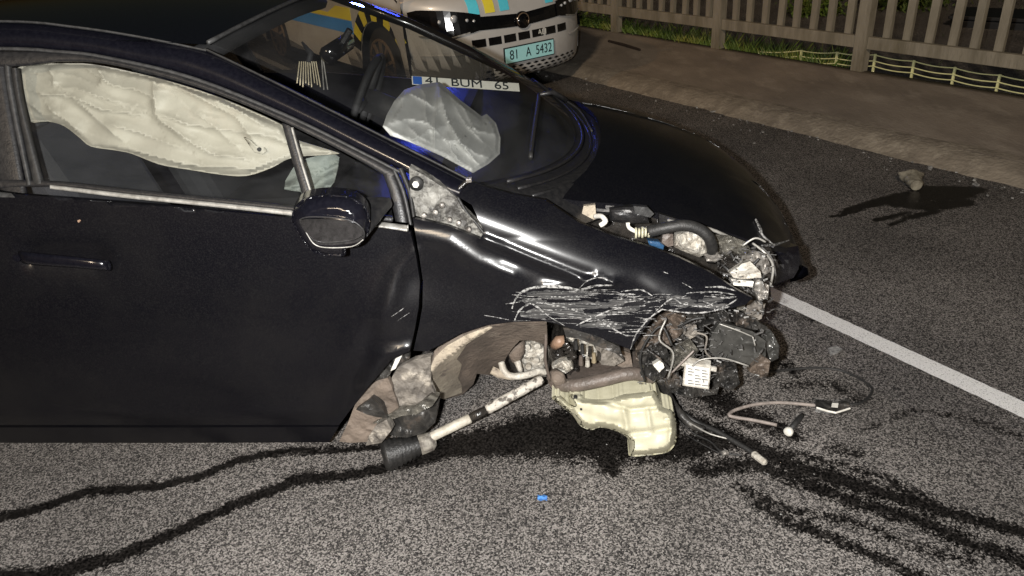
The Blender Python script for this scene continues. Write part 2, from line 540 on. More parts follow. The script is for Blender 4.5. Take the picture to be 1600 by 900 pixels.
def panel(name, outline, fn, res, m, parent, flange=None, smooth=True, solid=0.0, jitter=0.0):
    """outline in a 2D parameter plane, cut into cells of size res and mapped by fn to a 3D surface"""
    bm = bmesh.new()
    vs_ = [bm.verts.new((p[0], p[1], 0)) for p in outline]
    bm.faces.new(vs_)
    bm.normal_update()
    bmesh.ops.triangulate(bm, faces=bm.faces[:])
    xs = [p[0] for p in outline]
    ys = [p[1] for p in outline]
    for ax, lo, hi in ((0, min(xs), max(xs)), (1, min(ys), max(ys))):
        k = math.floor(lo / res) + 1
        while k * res < hi:
            co = (k * res, 0, 0) if ax == 0 else (0, k * res, 0)
            no = (1, 0, 0) if ax == 0 else (0, 1, 0)
            bmesh.ops.bisect_plane(bm, geom=bm.verts[:] + bm.edges[:] + bm.faces[:], dist=1e-5, plane_co=co, plane_no=no)
            k += 1
    bmesh.ops.remove_doubles(bm, verts=bm.verts[:], dist=res * 0.02)
    eye = Vector(EYE)
    e = res * 0.25
    allv = list(bm.verts)
    P, NN = [], []
    for v in allv:
        a, b = v.co.x, v.co.y
        p = Vector(fn(a, b))
        P.append(p)
        if smooth:
            n = (Vector(fn(a + e, b)) - p).cross(Vector(fn(a, b + e)) - p)
            if n.length < 1e-12:
                n = eye - p
            n.normalize()
            if n.dot(eye - p) < 0:
                n = -n
            NN.append(n)
    for v, p in zip(allv, P):
        v.co = p
    # face orientation towards the eye
    bm.normal_update()
    for f in bm.faces:
        if f.normal.dot(eye - f.calc_center_median()) < 0:
            f.normal_flip()
    nv = len(allv)
    if flange is not None:
        fl = Vector(flange)
        be = [ed for ed in bm.edges if len(ed.link_faces) == 1]
        r = {}

        def nvx(v, off):
            k = (v, off)
            if k not in r:
                r[k] = bm.verts.new(v.co + (fl if off else Vector((0, 0, 0))))
            return r[k]
        for ed in be:
            a, b = ed.verts
            bm.faces.new((nvx(a, 0), nvx(b, 0), nvx(b, 1), nvx(a, 1)))
    bm.normal_update()
    nmap = {v: n for v, n in zip(allv, NN)} if smooth else {}
    nl = [tuple(nmap.get(v, v.normal)) for v in bm.verts]
    me = bpy.data.meshes.new(name)
    bm.to_mesh(me)
    bm.free()
    o = link(name, me, m, parent, smooth)
    if smooth:
        me.normals_split_custom_set_from_vertices(nl)
    if solid:
        md = o.modifiers.new("solid", 'SOLIDIFY')
        md.thickness = solid
        md.offset = 0
    return o


def strip(name, A, B, m, parent, fa=None, fb=None, n=8, bulge=0.0, thick=0.012, smooth=True):
    """band between two pixel polylines carried on the body side, with thickness inboard"""
    fa = fa or hit_side
    fb = fb or fa
    A = cat_rom(A, n)
    B = cat_rom(B, n)
    N = max(len(A), len(B))

    def rs(pl):
        L = [0]
        for i in range(1, len(pl)):
            L.append(L[-1] + math.hypot(pl[i][0] - pl[i-1][0], pl[i][1] - pl[i-1][1]))
        out = []
        j = 0
        for k in range(N):
            s = L[-1] * k / (N - 1)
            while j < len(L) - 2 and L[j + 1] < s:
                j += 1
            t = (s - L[j]) / ((L[j + 1] - L[j]) or 1)
            out.append((pl[j][0] + (pl[j+1][0] - pl[j][0]) * t, pl[j][1] + (pl[j+1][1] - pl[j][1]) * t))
        return out
    A, B = rs(A), rs(B)
    rows = []
    eye = Vector(EYE)
    for a, b in zip(A, B):
        pa, pb = Vector(fa(*a)), Vector(fb(*b))
        mid = (pa + pb) / 2
        back = Vector((0, thick, -thick * 0.3))
        out = (eye - mid).normalized()
        row = [pa + back]
        for k in range(7):
            t = k / 6
            row.append(pa.lerp(pb, t) + out * bulge * math.sin(math.pi * t) ** 0.7 if bulge else pa.lerp(pb, t))
        row.append(pb + back)
        rows.append(row)
    mb = MB().quad_grid(rows, True)
    return mb.build(name, m, parent, smooth)


def fold(x, y, seed, sx, sy, ang, sharp=1.0):
    ca, sa = math.cos(ang), math.sin(ang)
    a, b = (x * ca + y * sa) * sx, (-x * sa + y * ca) * sy
    w = noise.noise((a * 0.5, b * 0.5, seed + 9.1))
    n = noise.noise((a + w * 0.8, b + w * 0.8, seed))
    return (1 - abs(n) * 2) ** 1 * sharp


def drape(x, y, pl, w1, w2):
    """cloth fold along a polyline: a steep face on one side, a long slack slope on the other"""
    best, sg, tt = 1e9, 1, 0
    n = len(pl) - 1
    for i in range(n):
        d, t = seg_d(x, y, pl[i], pl[i + 1])
        if d < best:
            best = d
            sg = (pl[i + 1][0] - pl[i][0]) * (y - pl[i][1]) - (pl[i + 1][1] - pl[i][1]) * (x - pl[i][0])
            tt = (i + t) / n
    fade = min(1.0, tt * 5, (1 - tt) * 5) * .85 + .15
    return fade * math.exp(-best / (w1 if sg > 0 else w2))


def crease(x, y, seed, s):
    d, _ = noise.voronoi((x * s, y * s, seed))
    return d[1] - d[0]


CAR = empty('wrecked_car', CAR_O, YAW)
tag(CAR, 'crashed black saloon with torn off front wheel and crumpled wing, airbags burst', 'car')


# ================================================================== SETTING
HD = Vector((0.50904, -0.86074, 0))       # along the road towards the photographer
WD = Vector((0.86074, 0.50904, 0))        # across the road towards the fence


def rw(a, w, z=0.0):
    return HD * a + WD * w + Vector((0, 0, z))


STAINS = [  # pixel polylines of spilled fluid on the asphalt: points (x, y, half width in metres), strength
    ([(-30, 815, .035), (60, 795, .035), (130, 770, .034), (250, 760, .028), (320, 742, .028), (375, 718, .030), (440, 706, .030), (540, 702, .022), (620, 696, .025)], 1.0),
    ([(60, 900, .04), (110, 888, .05), (180, 872, .04), (260, 838, .035), (330, 805, .035), (400, 775, .035), (470, 750, .035), (560, 740, .035), (640, 722, .04), (720, 702, .05)], 1.0),
    ([(-20, 898, .04), (40, 900, .04), (110, 895, .05)], .9),
    ([(455, 752, .05), (480, 742, .04)], .8),
    ([(690, 700, .07), (760, 690, .10), (830, 680, .15), (900, 680, .16), (960, 690, .12)], 1.25),
    ([(930, 700, .07), (955, 725, .06), (960, 740, .03)], 1.0),
    ([(880, 655, .09), (960, 700, .10), (1060, 700, .10), (1120, 690, .08)], 1.0),
    ([(1040, 640, .06), (1110, 670, .06), (1190, 705, .055), (1260, 735, .05), (1330, 755, .05), (1430, 785, .04), (1530, 815, .035), (1620, 835, .03)], .92),
    ([(1090, 735, .05), (1180, 725, .05), (1260, 755, .05), (1340, 785, .05), (1430, 810, .05), (1520, 850, .045), (1620, 885, .04)], .80),
    ([(1180, 785, .03), (1230, 815, .03), (1300, 840, .03), (1370, 870, .03), (1440, 905, .035)], .80),
    ([(1200, 700, .03), (1290, 720, .03), (1380, 745, .03), (1470, 790, .03)], .6),
    ([(1150, 760, .03), (1240, 800, .03), (1330, 815, .03), (1420, 850, .03), (1520, 880, .03)], .6),
    ([(1300, 700, .04), (1340, 708, .04)], .6), ([(1390, 770, .05), (1430, 775, .04)], .6),
    ([(1350, 670, .02), (1430, 640, .02), (1500, 650, .03), (1620, 690, .04)], .45),
    ([(1230, 600, .05), (1300, 600, .05), (1350, 625, .05)], .45),
    ([(1090, 600, .12), (1150, 640, .10), (1240, 680, .05)], .75),
    ([(1240, 495, .05), (1320, 500, .05)], .4),
    ([(1325, 328, .03), (1365, 318, .05), (1410, 308, .07), (1460, 305, .12), (1500, 303, .09), (1520, 298, .05)], 1.6),
    ([(1390, 340, .04), (1420, 332, .04)], .6),
    ([(1400, 318, .06), (1450, 322, .08), (1505, 316, .07)], 1.5), ([(1440, 297, .08), (1525, 296, .06)], 1.5), ([(1322, 332, .04), (1350, 322, .05)], 1.2), ([(1370, 344, .03), (1395, 338, .03)], 1.1), ([(1420, 340, .03), (1460, 330, .04)], 1.1), ([(1300, 338, .02), (1318, 336, .02)], 1.1), ([(1390, 352, .02), (1412, 344, .02)], 1.0),
    ([(1150, 555, .12), (1200, 560, .10), (1240, 580, .06)], .55),
]
_st = []
for pl, s in STAINS:
    W_ = [(on_z(p[0], p[1]), p[2]) for p in pl]
    xs = [w[0].x for w in W_]
    ys = [w[0].y for w in W_]
    _st.append((W_, s, min(xs) - .4, max(xs) + .4, min(ys) - .4, max(ys) + .4))


def stain_at(x, y):
    best = 0.0
    for W_, s, x0, x1, y0, y1 in _st:
        if not (x0 < x < x1 and y0 < y < y1):
            continue
        for i in range(len(W_) - 1):
            a, ra = W_[i]
            b, rb = W_[i + 1]
            d, t = seg_d(x, y, (a.x, a.y), (b.x, b.y))
            r = (ra + (rb - ra) * t) * .68
            k = s * (1.35 - d / r * 0.85)
            if k > best:
                best = k
    return max(0.0, min(1.5, best))


def axis_grid(lo, hi, step, far):
    a = []
    x = lo
    while x <= hi:
        a.append(x)
        x += step
    s, x = step, a[-1]
    while x < far:
        s *= 1.35
        x += s
        a.append(x)
    s, x = step, a[0]
    while x > -far:
        s *= 1.35
        x -= s
        a.insert(0, x)
    return a


def asphalt():
    m = bpy.data.materials.new("speckled_asphalt")
    m.use_nodes = True
    N, L = m.node_tree.nodes, m.node_tree.links
    b = N["Principled BSDF"]
    tc = N.new("ShaderNodeTexCoord")
    vo = N.new("ShaderNodeTexVoronoi")
    vo.inputs['Scale'].default_value = 235
    vo.inputs['Randomness'].default_value = 1
    L.new(tc.outputs['Object'], vo.inputs['Vector'])
    sep = N.new("ShaderNodeSeparateColor")
    L.new(vo.outputs['Color'], sep.inputs[0])
    nz = N.new("ShaderNodeTexNoise")
    nz.inputs['Scale'].default_value = 420
    nz.inputs['Detail'].default_value = 3
    nz.inputs['Roughness'].default_value = 0.75
    L.new(tc.outputs['Object'], nz.inputs['Vector'])
    ad = N.new("ShaderNodeMath")
    ad.operation = 'MULTIPLY_ADD'
    L.new(sep.outputs[0], ad.inputs[0])
    ad.inputs[1].default_value = 0.55
    L.new(nz.outputs['Fac'], ad.inputs[2])
    rp = N.new("ShaderNodeValToRGB")
    els = rp.color_ramp.elements
    els[0].position, els[0].color = 0.50, (0.012, 0.0112, 0.011, 1)
    els[1].position, els[1].color = 1.12 if False else 1.0, (0.33, 0.305, 0.285, 1)
    e = els.new(0.64)
    e.color = (0.040, 0.0375, 0.036, 1)
    e = els.new(0.80)
    e.color = (0.122, 0.111, 0.103, 1)
    L.new(ad.outputs[0], rp.inputs[0])
    # broad patches
    n2 = N.new("ShaderNodeTexNoise")
    n2.inputs['Scale'].default_value = 1.7
    n2.inputs['Detail'].default_value = 5
    L.new(tc.outputs['Object'], n2.inputs['Vector'])
    m2 = N.new("ShaderNodeMapRange")
    m2.inputs[1].default_value, m2.inputs[2].default_value = 0.3, 0.7
    m2.inputs[3].default_value, m2.inputs[4].default_value = 0.68, 1.2
    L.new(n2.outputs['Fac'], m2.inputs[0])
    mu = N.new("ShaderNodeMix")
    mu.data_type = 'RGBA'
    mu.blend_type = 'MULTIPLY'
    mu.inputs[0].default_value = 1
    L.new(rp.outputs[0], mu.inputs[6])
    L.new(m2.outputs[0], mu.inputs[7])
    # wet stains: mesh attribute broken up by grain
    at = N.new("ShaderNodeAttribute")
    at.attribute_name = "stain"
    n3 = N.new("ShaderNodeTexNoise")
    n3.inputs['Scale'].default_value = 26
    n3.inputs['Detail'].default_value = 7
    n3.inputs['Roughness'].default_value = 0.8
    L.new(tc.outputs['Object'], n3.inputs['Vector'])
    sm = N.new("ShaderNodeMath")
    sm.operation = 'MULTIPLY_ADD'
    L.new(n3.outputs['Fac'], sm.inputs[0])
    sm.inputs[1].default_value = 2.6
    L.new(at.outputs['Fac'], sm.inputs[2])
    sg = N.new("ShaderNodeMath")
    sg.operation = 'MULTIPLY_ADD'
    L.new(ad.outputs[0], sg.inputs[0])
    sg.inputs[1].default_value = -0.9
    L.new(sm.outputs[0], sg.inputs[2])
    sr = N.new("ShaderNodeMapRange")
    sr.interpolation_type = 'SMOOTHSTEP'
    sr.inputs[1].default_value, sr.inputs[2].default_value = 0.62, 1.22
    L.new(sg.outputs[0], sr.inputs[0])
    gate = N.new("ShaderNodeMath")
    gate.operation = 'MULTIPLY'
    g2 = N.new("ShaderNodeMapRange")
    g2.inputs[1].default_value, g2.inputs[2].default_value = 0.02, 0.3
    L.new(at.outputs['Fac'], g2.inputs[0])
    L.new(sr.outputs[0], gate.inputs[0])
    L.new(g2.outputs[0], gate.inputs[1])
    wet = N.new("ShaderNodeMix")
    wet.data_type = 'RGBA'
    wet.blend_type = 'MULTIPLY'
    L.new(gate.outputs[0], wet.inputs[0])
    L.new(mu.outputs[2], wet.inputs[6])
    wet.inputs[7].default_value = (0.075, 0.073, 0.072, 1)
    L.new(wet.outputs[2], b.inputs['Base Color'])
    rr = N.new("ShaderNodeMapRange")
    rr.inputs[3].default_value, rr.inputs[4].default_value = 0.85, 0.30
    L.new(gate.outputs[0], rr.inputs[0])
    L.new(rr.outputs[0], b.inputs['Roughness'])
    b.inputs['Specular IOR Level'].default_value = 0.2
    bp = N.new("ShaderNodeBump")
    bp.inputs['Strength'].default_value = 0.8
    bp.inputs['Distance'].default_value = 0.004
    bs = N.new("ShaderNodeMapRange")
    bs.inputs[3].default_value, bs.inputs[4].default_value = 0.8, 0.10
    L.new(gate.outputs[0], bs.inputs[0])
    L.new(bs.outputs[0], bp.inputs['Strength'])
    L.new(ad.outputs[0], bp.inputs['Height'])
    L.new(bp.outputs[0], b.inputs['Normal'])
    return m


def build_road():
    X = axis_grid(-2.1, 3.2, 0.022, 90)
    Y = axis_grid(0.75, 4.3, 0.022, 90)
    v, st = [], []
    for y in Y:
        for x in X:
            v.append((x, y, 0))
            st.append(stain_at(x, y) if -2.6 < x < 3.6 and 0.6 < y < 4.6 else 0.0)
    nx = len(X)
    f = [(j * nx + i, j * nx + i + 1, (j + 1) * nx + i + 1, (j + 1) * nx + i) for j in range(len(Y) - 1) for i in range(nx - 1)]
    me = bpy.data.meshes.new("road")
    me.from_pydata(v, [], f)
    a = me.attributes.new("stain", 'FLOAT', 'POINT')
    a.data.foreach_set("value", st)
    o = link("road", me, asphalt())
    tag(o, kind='structure')


build_road()

# worn white lane edge line, laid 4 mm above the asphalt with a ragged edge
M['line'] = mat("worn_white_line_paint", (0.82, 0.81, 0.79), (0.30, 0.29, 0.28), 0.8, 0, 190, 0.8, 260, thr=(0.54, 0.68), c3=(0.84, 0.82, 0.79), s3=60, t3=(0.58, 0.75))
rows = []
a_ = -14.0
while a_ < 0.6:
    w0 = 2.365 + 0.004 * noise.noise((a_ * 30, 0, 1))
    w1 = 2.452 + 0.004 * noise.noise((a_ * 30, 0, 2))
    rows.append([rw(a_, w0, .004), rw(a_, (w0 + w1) / 2, .004), rw(a_, w1, .004)])
    a_ += 0.02 if a_ > -2.4 else 0.1
tag(MB().quad_grid(rows).build("lane_line", M['line']), kind='structure')

# kerb and pavement
M['kerb'] = mat("sandy_worn_kerb", (0.25, 0.215, 0.17), (0.165, 0.14, 0.11), 0.95, 0, 7, 0.9, 40, c3=(0.34, 0.30, 0.24), s3=9, t3=(0.5, 0.7))
M['pave'] = mat("dusty_brown_pavement", (0.275, 0.232, 0.19), (0.19, 0.16, 0.13), 0.95, 0, 3.0, 0.5, 60, c3=(0.34, 0.295, 0.245), s3=5, t3=(0.5, 0.72), stretch=(1, 0.45, 1))
KW, PZ = 4.42, 0.075
rows = []
a_ = -60.0
while a_ < 8:
    j = 0.025 * noise.noise((a_ * 3, 0, 3)) + 0.012 * noise.noise((a_ * 11, 0, 3))
    d = 0.03 * noise.noise((a_ * 1.3, 2, 5))
    rows.append([rw(a_, KW - 0.09 + j * 1.4, -0.006), rw(a_, KW - 0.03 + j, 0.022), rw(a_, KW + j * .5, PZ * .55), rw(a_, KW + 0.05 + j * .6, PZ - 0.012), rw(a_, KW + .17 + d, PZ + .004), rw(a_, KW + .24 + d, PZ - .004)])
    a_ += 0.05 if a_ > -9 else 0.5
tag(MB().quad_grid(rows).build("kerb", M['kerb'], None, True), kind='structure')
rows = []
a_ = -60.0
while a_ < 8:
    rows.append([rw(a_, KW + 0.12 + (5.925 - KW - 0.12) * k / 12, PZ + (0.006 * noise.noise((a_ * 2, k * .5, 8)) if 0 < k < 12 else 0)) for k in range(13)] + [rw(a_, 5.93, PZ - .4)])
    a_ += 0.1 if a_ > -10 else 0.5
tag(MB().quad_grid(rows).build("pavement", M['pave'], None, True), kind='structure')

# lower ground behind the fence, rising to a rough bank
rows = []
for i in range(90):
    w = 5.93 + 0.06 * 1.075 ** i * 4 - 0.24 if i else 5.92
    row = []
    for j in range(120):
        a = 6 - j * 0.42 if j < 90 else -31.8 - (j - 90) * 2
        z = -0.28 + 0.10 * noise.noise((a * .5, w * .5, 1)) + 0.05 * noise.noise((a * 2, w * 2, 4)) + 0.16 * max(0, min(w, 30) - 9.0) ** 1.0 * 0.5
        row.append(rw(a, w, z))
    rows.append(row)
tag(MB().quad_grid(rows).build("verge_ground", M['soil'], None, True), kind='structure')


def blades(name, n, region, h, m, kind_leaf=False, seed=1):
    rnd = random.Random(seed)
    mb = MB()
    for _ in range(n):
        p = region(rnd)
        hh = h[0] + (h[1] - h[0]) * rnd.random()
        if kind_leaf:
            c = p + Vector((0, 0, hh * rnd.random()))
            q = Matrix.Rotation(rnd.random() * 6.28, 3, 'Z') @ Matrix.Rotation(rnd.uniform(-1, 1), 3, 'X')
            s = rnd.uniform(.018, .045)
            mb.v += [tuple(c + q @ Vector((0, -s, 0))), tuple(c + q @ Vector((s * .55, 0, s * .15))), tuple(c + q @ Vector((0, s, 0))), tuple(c + q @ Vector((-s * .55, 0, s * .15)))]
        else:
            a = rnd.random() * 6.28
            d = Vector((math.cos(a), math.sin(a), 0))
            w = d.cross(Vector((0, 0, 1))) * rnd.uniform(.003, .008)
            lean = d * hh * rnd.uniform(.1, .7)
            mb.v += [tuple(p - w), tuple(p + w), tuple(p + lean * .5 + Vector((0, 0, hh * .6)) + w * .6), tuple(p + lean + Vector((0, 0, hh)))]
        b = len(mb.v) - 4
        mb.f.append((b, b + 1, b + 2, b + 3))
    return tag(mb.build(name, m), kind='stuff')


blades("grass", 9000, lambda r: rw(r.uniform(-12, -4.2), 5.97 + abs(r.gauss(0, .20)), -.16), (.10, .34), M['leaf'], seed=3)
blades("weed_leaves", 15000, lambda r: (lambda a: rw(a, 5.98 + abs(r.gauss(0, .18)), -.12 + max(-.12, min(.06, -.12 - (a + 6.0) * .06))))(r.uniform(-11, -4.7)), (.10, .30), M['leaf'], True, seed=4)
blades("low_weeds", 5000, lambda r: (lambda a: rw(a, 6.3 + abs(r.gauss(0, .6)), -.28))(r.uniform(-6.6, -1.5)), (.06, .20), M['leaf'], True, seed=5)
blades("rough_grass", 16000, lambda r: (lambda a, w: rw(a, w, -.30 + .08 * max(0, w - 9)))(r.uniform(-16, 2), 6.5 + 8 * r.random() ** 1.3), (.08, .35), M['leafdark'], seed=6)
blades("ground_leaves", 16000, lambda r: (lambda a, w: rw(a, w, -.30 + .08 * max(0, w - 9)))(r.uniform(-16, 2), 6.6 + 7 * r.random()), (.05, .25), M['leafdark'], True, seed=7)


def bush(p, rad, h, n, m, label, seed):
    rnd = random.Random(seed)
    root = empty('bush', p)
    tag(root, label, 'bush', None)
    st_ = MB()
    tips = []
    for k in range(7):
        a = rnd.random() * 6.28
        t = Vector((math.cos(a) * rad * rnd.uniform(.3, .8), math.sin(a) * rad * rnd.uniform(.3, .8), h * rnd.uniform(.6, .95)))
        st_.tube([(0, 0, -.05), t * .5 + Vector((rnd.uniform(-.05, .05), 0, .06)), t], [.018, .012, .004], 5)
        tips += [t, t * .7, t * .45]
    st_.build('stem', M['bark'], root)
    lf = MB()
    for _ in range(n):
        c = rnd.choice(tips) + Vector((rnd.gauss(0, rad * .22), rnd.gauss(0, rad * .22), rnd.gauss(0, h * .12)))
        c.z = max(.01, c.z)
        q = Matrix.Rotation(rnd.random() * 6.28, 3, 'Z') @ Matrix.Rotation(rnd.uniform(-1.1, 1.1), 3, 'X')
        s = rnd.uniform(.02, .05)
        b = len(lf.v)
        lf.v += [tuple(c + q @ Vector((0, -s, 0))), tuple(c + q @ Vector((s * .5, 0, s * .15))), tuple(c + q @ Vector((0, s, 0))), tuple(c + q @ Vector((-s * .5, 0, s * .15)))]
        lf.f.append((b, b + 1, b + 2, b + 3))
    tag(lf.build('foliage', m, root), kind='stuff')


bush(on_z(1425, 45, -.25), .62, .80, 3200, M['leafmid'], 'dark leafy bush behind the fence left of the black tank', 11)
bush(on_z(1275, 55, -.25), .40, .50, 1600, M['leaf'], 'small bright green weed clump behind the fence pickets', 12)
bush(on_z(1085, 8, -.25), .8, .8, 2600, M['leafmid'], 'dark scrubby bush behind the left end of the fence', 13)
bush(on_z(1250, -30, -.25), .9, .9, 2600, M['leafdark'], 'dark bush rising behind the middle of the fence', 14)

# fence
FA = [-12.1, -10.3, -8.65, -7.07, -5.47, -3.86, -2.25, -.65, .95]
fence = empty('metal_fence', rw(-3.86, 5.90, PZ))
tag(fence, 'long weathered grey brown picket fence along the back of the pavement', 'fence')
frz = math.atan2(HD.y, HD.x)
fence.rotation_euler = (0, 0, frz)
pm = MB().box((0, 0, .55), (.105, .085, 1.14)).mesh('post')
pk = MB().box((0, 0, .65), (.062, .035, .92)).mesh('picket')
pm.materials.append(M['fence'])
pk.materials.append(M['fence'])
A0 = -3.86
for a in FA:
    o = bpy.data.objects.new('post', pm)
    COL.objects.link(o)
    o.parent = fence
    o.location = (a - A0, 0, -0.02)
for i in range(len(FA) - 1):
    L_ = FA[i + 1] - FA[i]
    for z, hgt in ((0.235, .10), (1.06, .09)):
        MB().box(((FA[i] + FA[i + 1]) / 2 - A0, 0.002, z), (L_ - .108, .052, hgt)).build('rail', M['fence'], fence, bevel=.006)
    for k in range(8):
        o = bpy.data.objects.new('picket', pk)
        COL.objects.link(o)
        o.parent = fence
        o.location = (FA[i] - A0 + L_ * (k + 1) / 9 + random.uniform(-.006, .006), 0.045, random.uniform(-.01, .01))
        o.rotation_euler = (0, random.uniform(-.02, .02), random.uniform(-.09, .09))

# low white railing on the ground falling away behind the fence
LR = [(-5.07, .066), (-4.58, .135), (-4.20, .163), (-3.83, .190), (-3.48, .183), (-3.14, .175), (-2.80, .168), (-2.46, .168), (-2.12, .168)]
lr = empty('low_railing', rw(-3.79, 6.06, 0))
tag(lr, 'low white wire railing with yellowish light put into its colour, showing under the fence rail at right', 'railing')
lr.rotation_euler = (0, 0, frz)
for a, z in LR:
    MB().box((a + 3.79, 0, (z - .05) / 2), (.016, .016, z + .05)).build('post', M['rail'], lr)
for dz in (.006, .056, .100):
    for i in range(len(LR) - 1):
        (a0, z0), (a1, z1) = LR[i], LR[i + 1]
        pts = [(a0 + (a1 - a0) * k / 6 + 3.79, -.011, z0 + (z1 - z0) * k / 6 - dz - .012 * math.sin(math.pi * k / 6)) for k in range(7)]
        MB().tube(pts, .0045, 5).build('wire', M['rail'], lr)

# black tank behind the fence
tp = on_z(1548, 88, -.27)
tk = empty('storage_tank', tp)
tk.rotation_euler = (0, 0, frz + .25)
tag(tk, 'black box tank with flat lid on the ground behind the right end of the fence', 'tank')
MB().box((0.05, .3, .17), (1.0, .55, .36)).build('body', M['tank'], tk, bevel=.02)
MB().box((0.05, .3, .372), (1.06, .61, .04)).build('lid', M['tank'], tk, bevel=.008)
for k in range(5):
    MB().box((-.35 + k * .2, .018, .16), (.03, .02, .30)).build('rib', M['tank'], tk)

# stick on the pavement
p0, p1 = on_z(951, 66, PZ), on_z(1000, 80, PZ)
mid = (p0 + p1) / 2
sk = MB().tube([p0 - mid + Vector((0, 0, .014)), Vector((.004, .004, .016)), p1 - mid + Vector((0, 0, .014))], [.013, .016, .012], 7).build('wood_stick', M['wood'], None, loc=mid)
tag(sk, 'dark thin stick lying on the pavement near the fence', 'stick')


# ================================================================== PATROL CAR
def text_obj(name, body, size, m, parent, M4, sx=1.0, space=1.0):
    cu = bpy.data.curves.new(name, 'FONT')
    cu.body = body
    cu.size = size
    cu.align_x = 'CENTER'
    cu.align_y = 'CENTER'
    cu.space_character = space
    cu.extrude = 0.0012
    t = bpy.data.objects.new(name + "_tmp", cu)
    COL.objects.link(t)
    bpy.context.view_layer.update()
    me = bpy.data.meshes.new_from_object(t.evaluated_get(bpy.context.evaluated_depsgraph_get()))
    bpy.data.objects.remove(t)
    bpy.data.curves.remove(cu)
    me.materials.clear()
    for v in me.vertices:
        v.co.x *= sx
    me.transform(M4)
    return link(name, me, m, parent)


PYAW = R(33)
PH = Vector((math.sin(PYAW), -math.cos(PYAW), 0))     # heading of the patrol car
PO = Vector((0.27, 6.60, 0.0))
pc = empty('patrol_car', PO, math.atan2(PH.y, PH.x))
tag(pc, 'grey patrol car with cyan and yellow bonnet stripes parked by the kerb behind the wreck', 'patrol car')
pc.scale = (1.09, 1.09, 1.06)
# local frame: x forward, y to the car's own left, z up; nose tip near x = 0
PW = 0.875
PROF = [(-.10, .17), (-.03, .22), (0, .34), (.005, .46), (-.01, .60), (-.03, .70), (-.05, .78), (-.09, .835), (-.16, .87), (-.34, .93), (-.62, .985), (-.95, 1.03), (-1.06, 1.06), (-1.35, 1.25), (-1.68, 1.45), (-1.95, 1.51), (-2.6, 1.53), (-3.3, 1.49), (-3.62, 1.42), (-3.95, 1.15), (-4.08, .95), (-4.1, .60), (-4.06, .30), (-3.98, .2)]


def pcar(x, z, y):
    """profile point pulled in towards the corners so the nose is rounded in plan"""
    k = abs(y) / PW
    nose = max(0.0, min(1.0, (x + 0.9) / 0.9))
    tail = max(0.0, min(1.0, (-3.4 - x) / 0.6))
    dx = -0.36 * nose * k ** 3.2 + 0.22 * tail * k ** 3
    roof = max(0.0, min(1.0, (z - 0.95) / 0.55))
    yy = y * (1 - 0.24 * roof) * (1 - .05 * nose * k ** 4)
    return (x + dx, yy, z - 0.05 * k ** 2 * max(roof, min(1, max(0, (z - .8) / .2)) * .6))


prof = cat_rom(PROF, 4)
rows = []
for x, z in prof:
    if x < -1.04 and z > 1.0 and x > -3.9:
        continue
ys = [PW * math.sin(math.pi / 2 * k / 14) for k in range(-14, 15)]


def prof_part(lo, hi, m, name, off=0.0):
    rows = []
    for x, z in prof[lo:hi + 1]:
        rows.append([Vector(pcar(x, z, y)) for y in ys])
    return MB().quad_grid(rows).build(name, m, pc, True)


def pidx(i):
    return i * 4


prof_part(0, pidx(12), M['greybody'], 'front_body')
prof_part(pidx(12), pidx(14), M['gloss'], 'windscreen')
prof_part(pidx(14), pidx(18), M['greybody'], 'roof')
prof_part(pidx(18), pidx(20), M['gloss'], 'rear_window')
prof_part(pidx(20), len(prof) - 1, M['greybody'], 'tail')


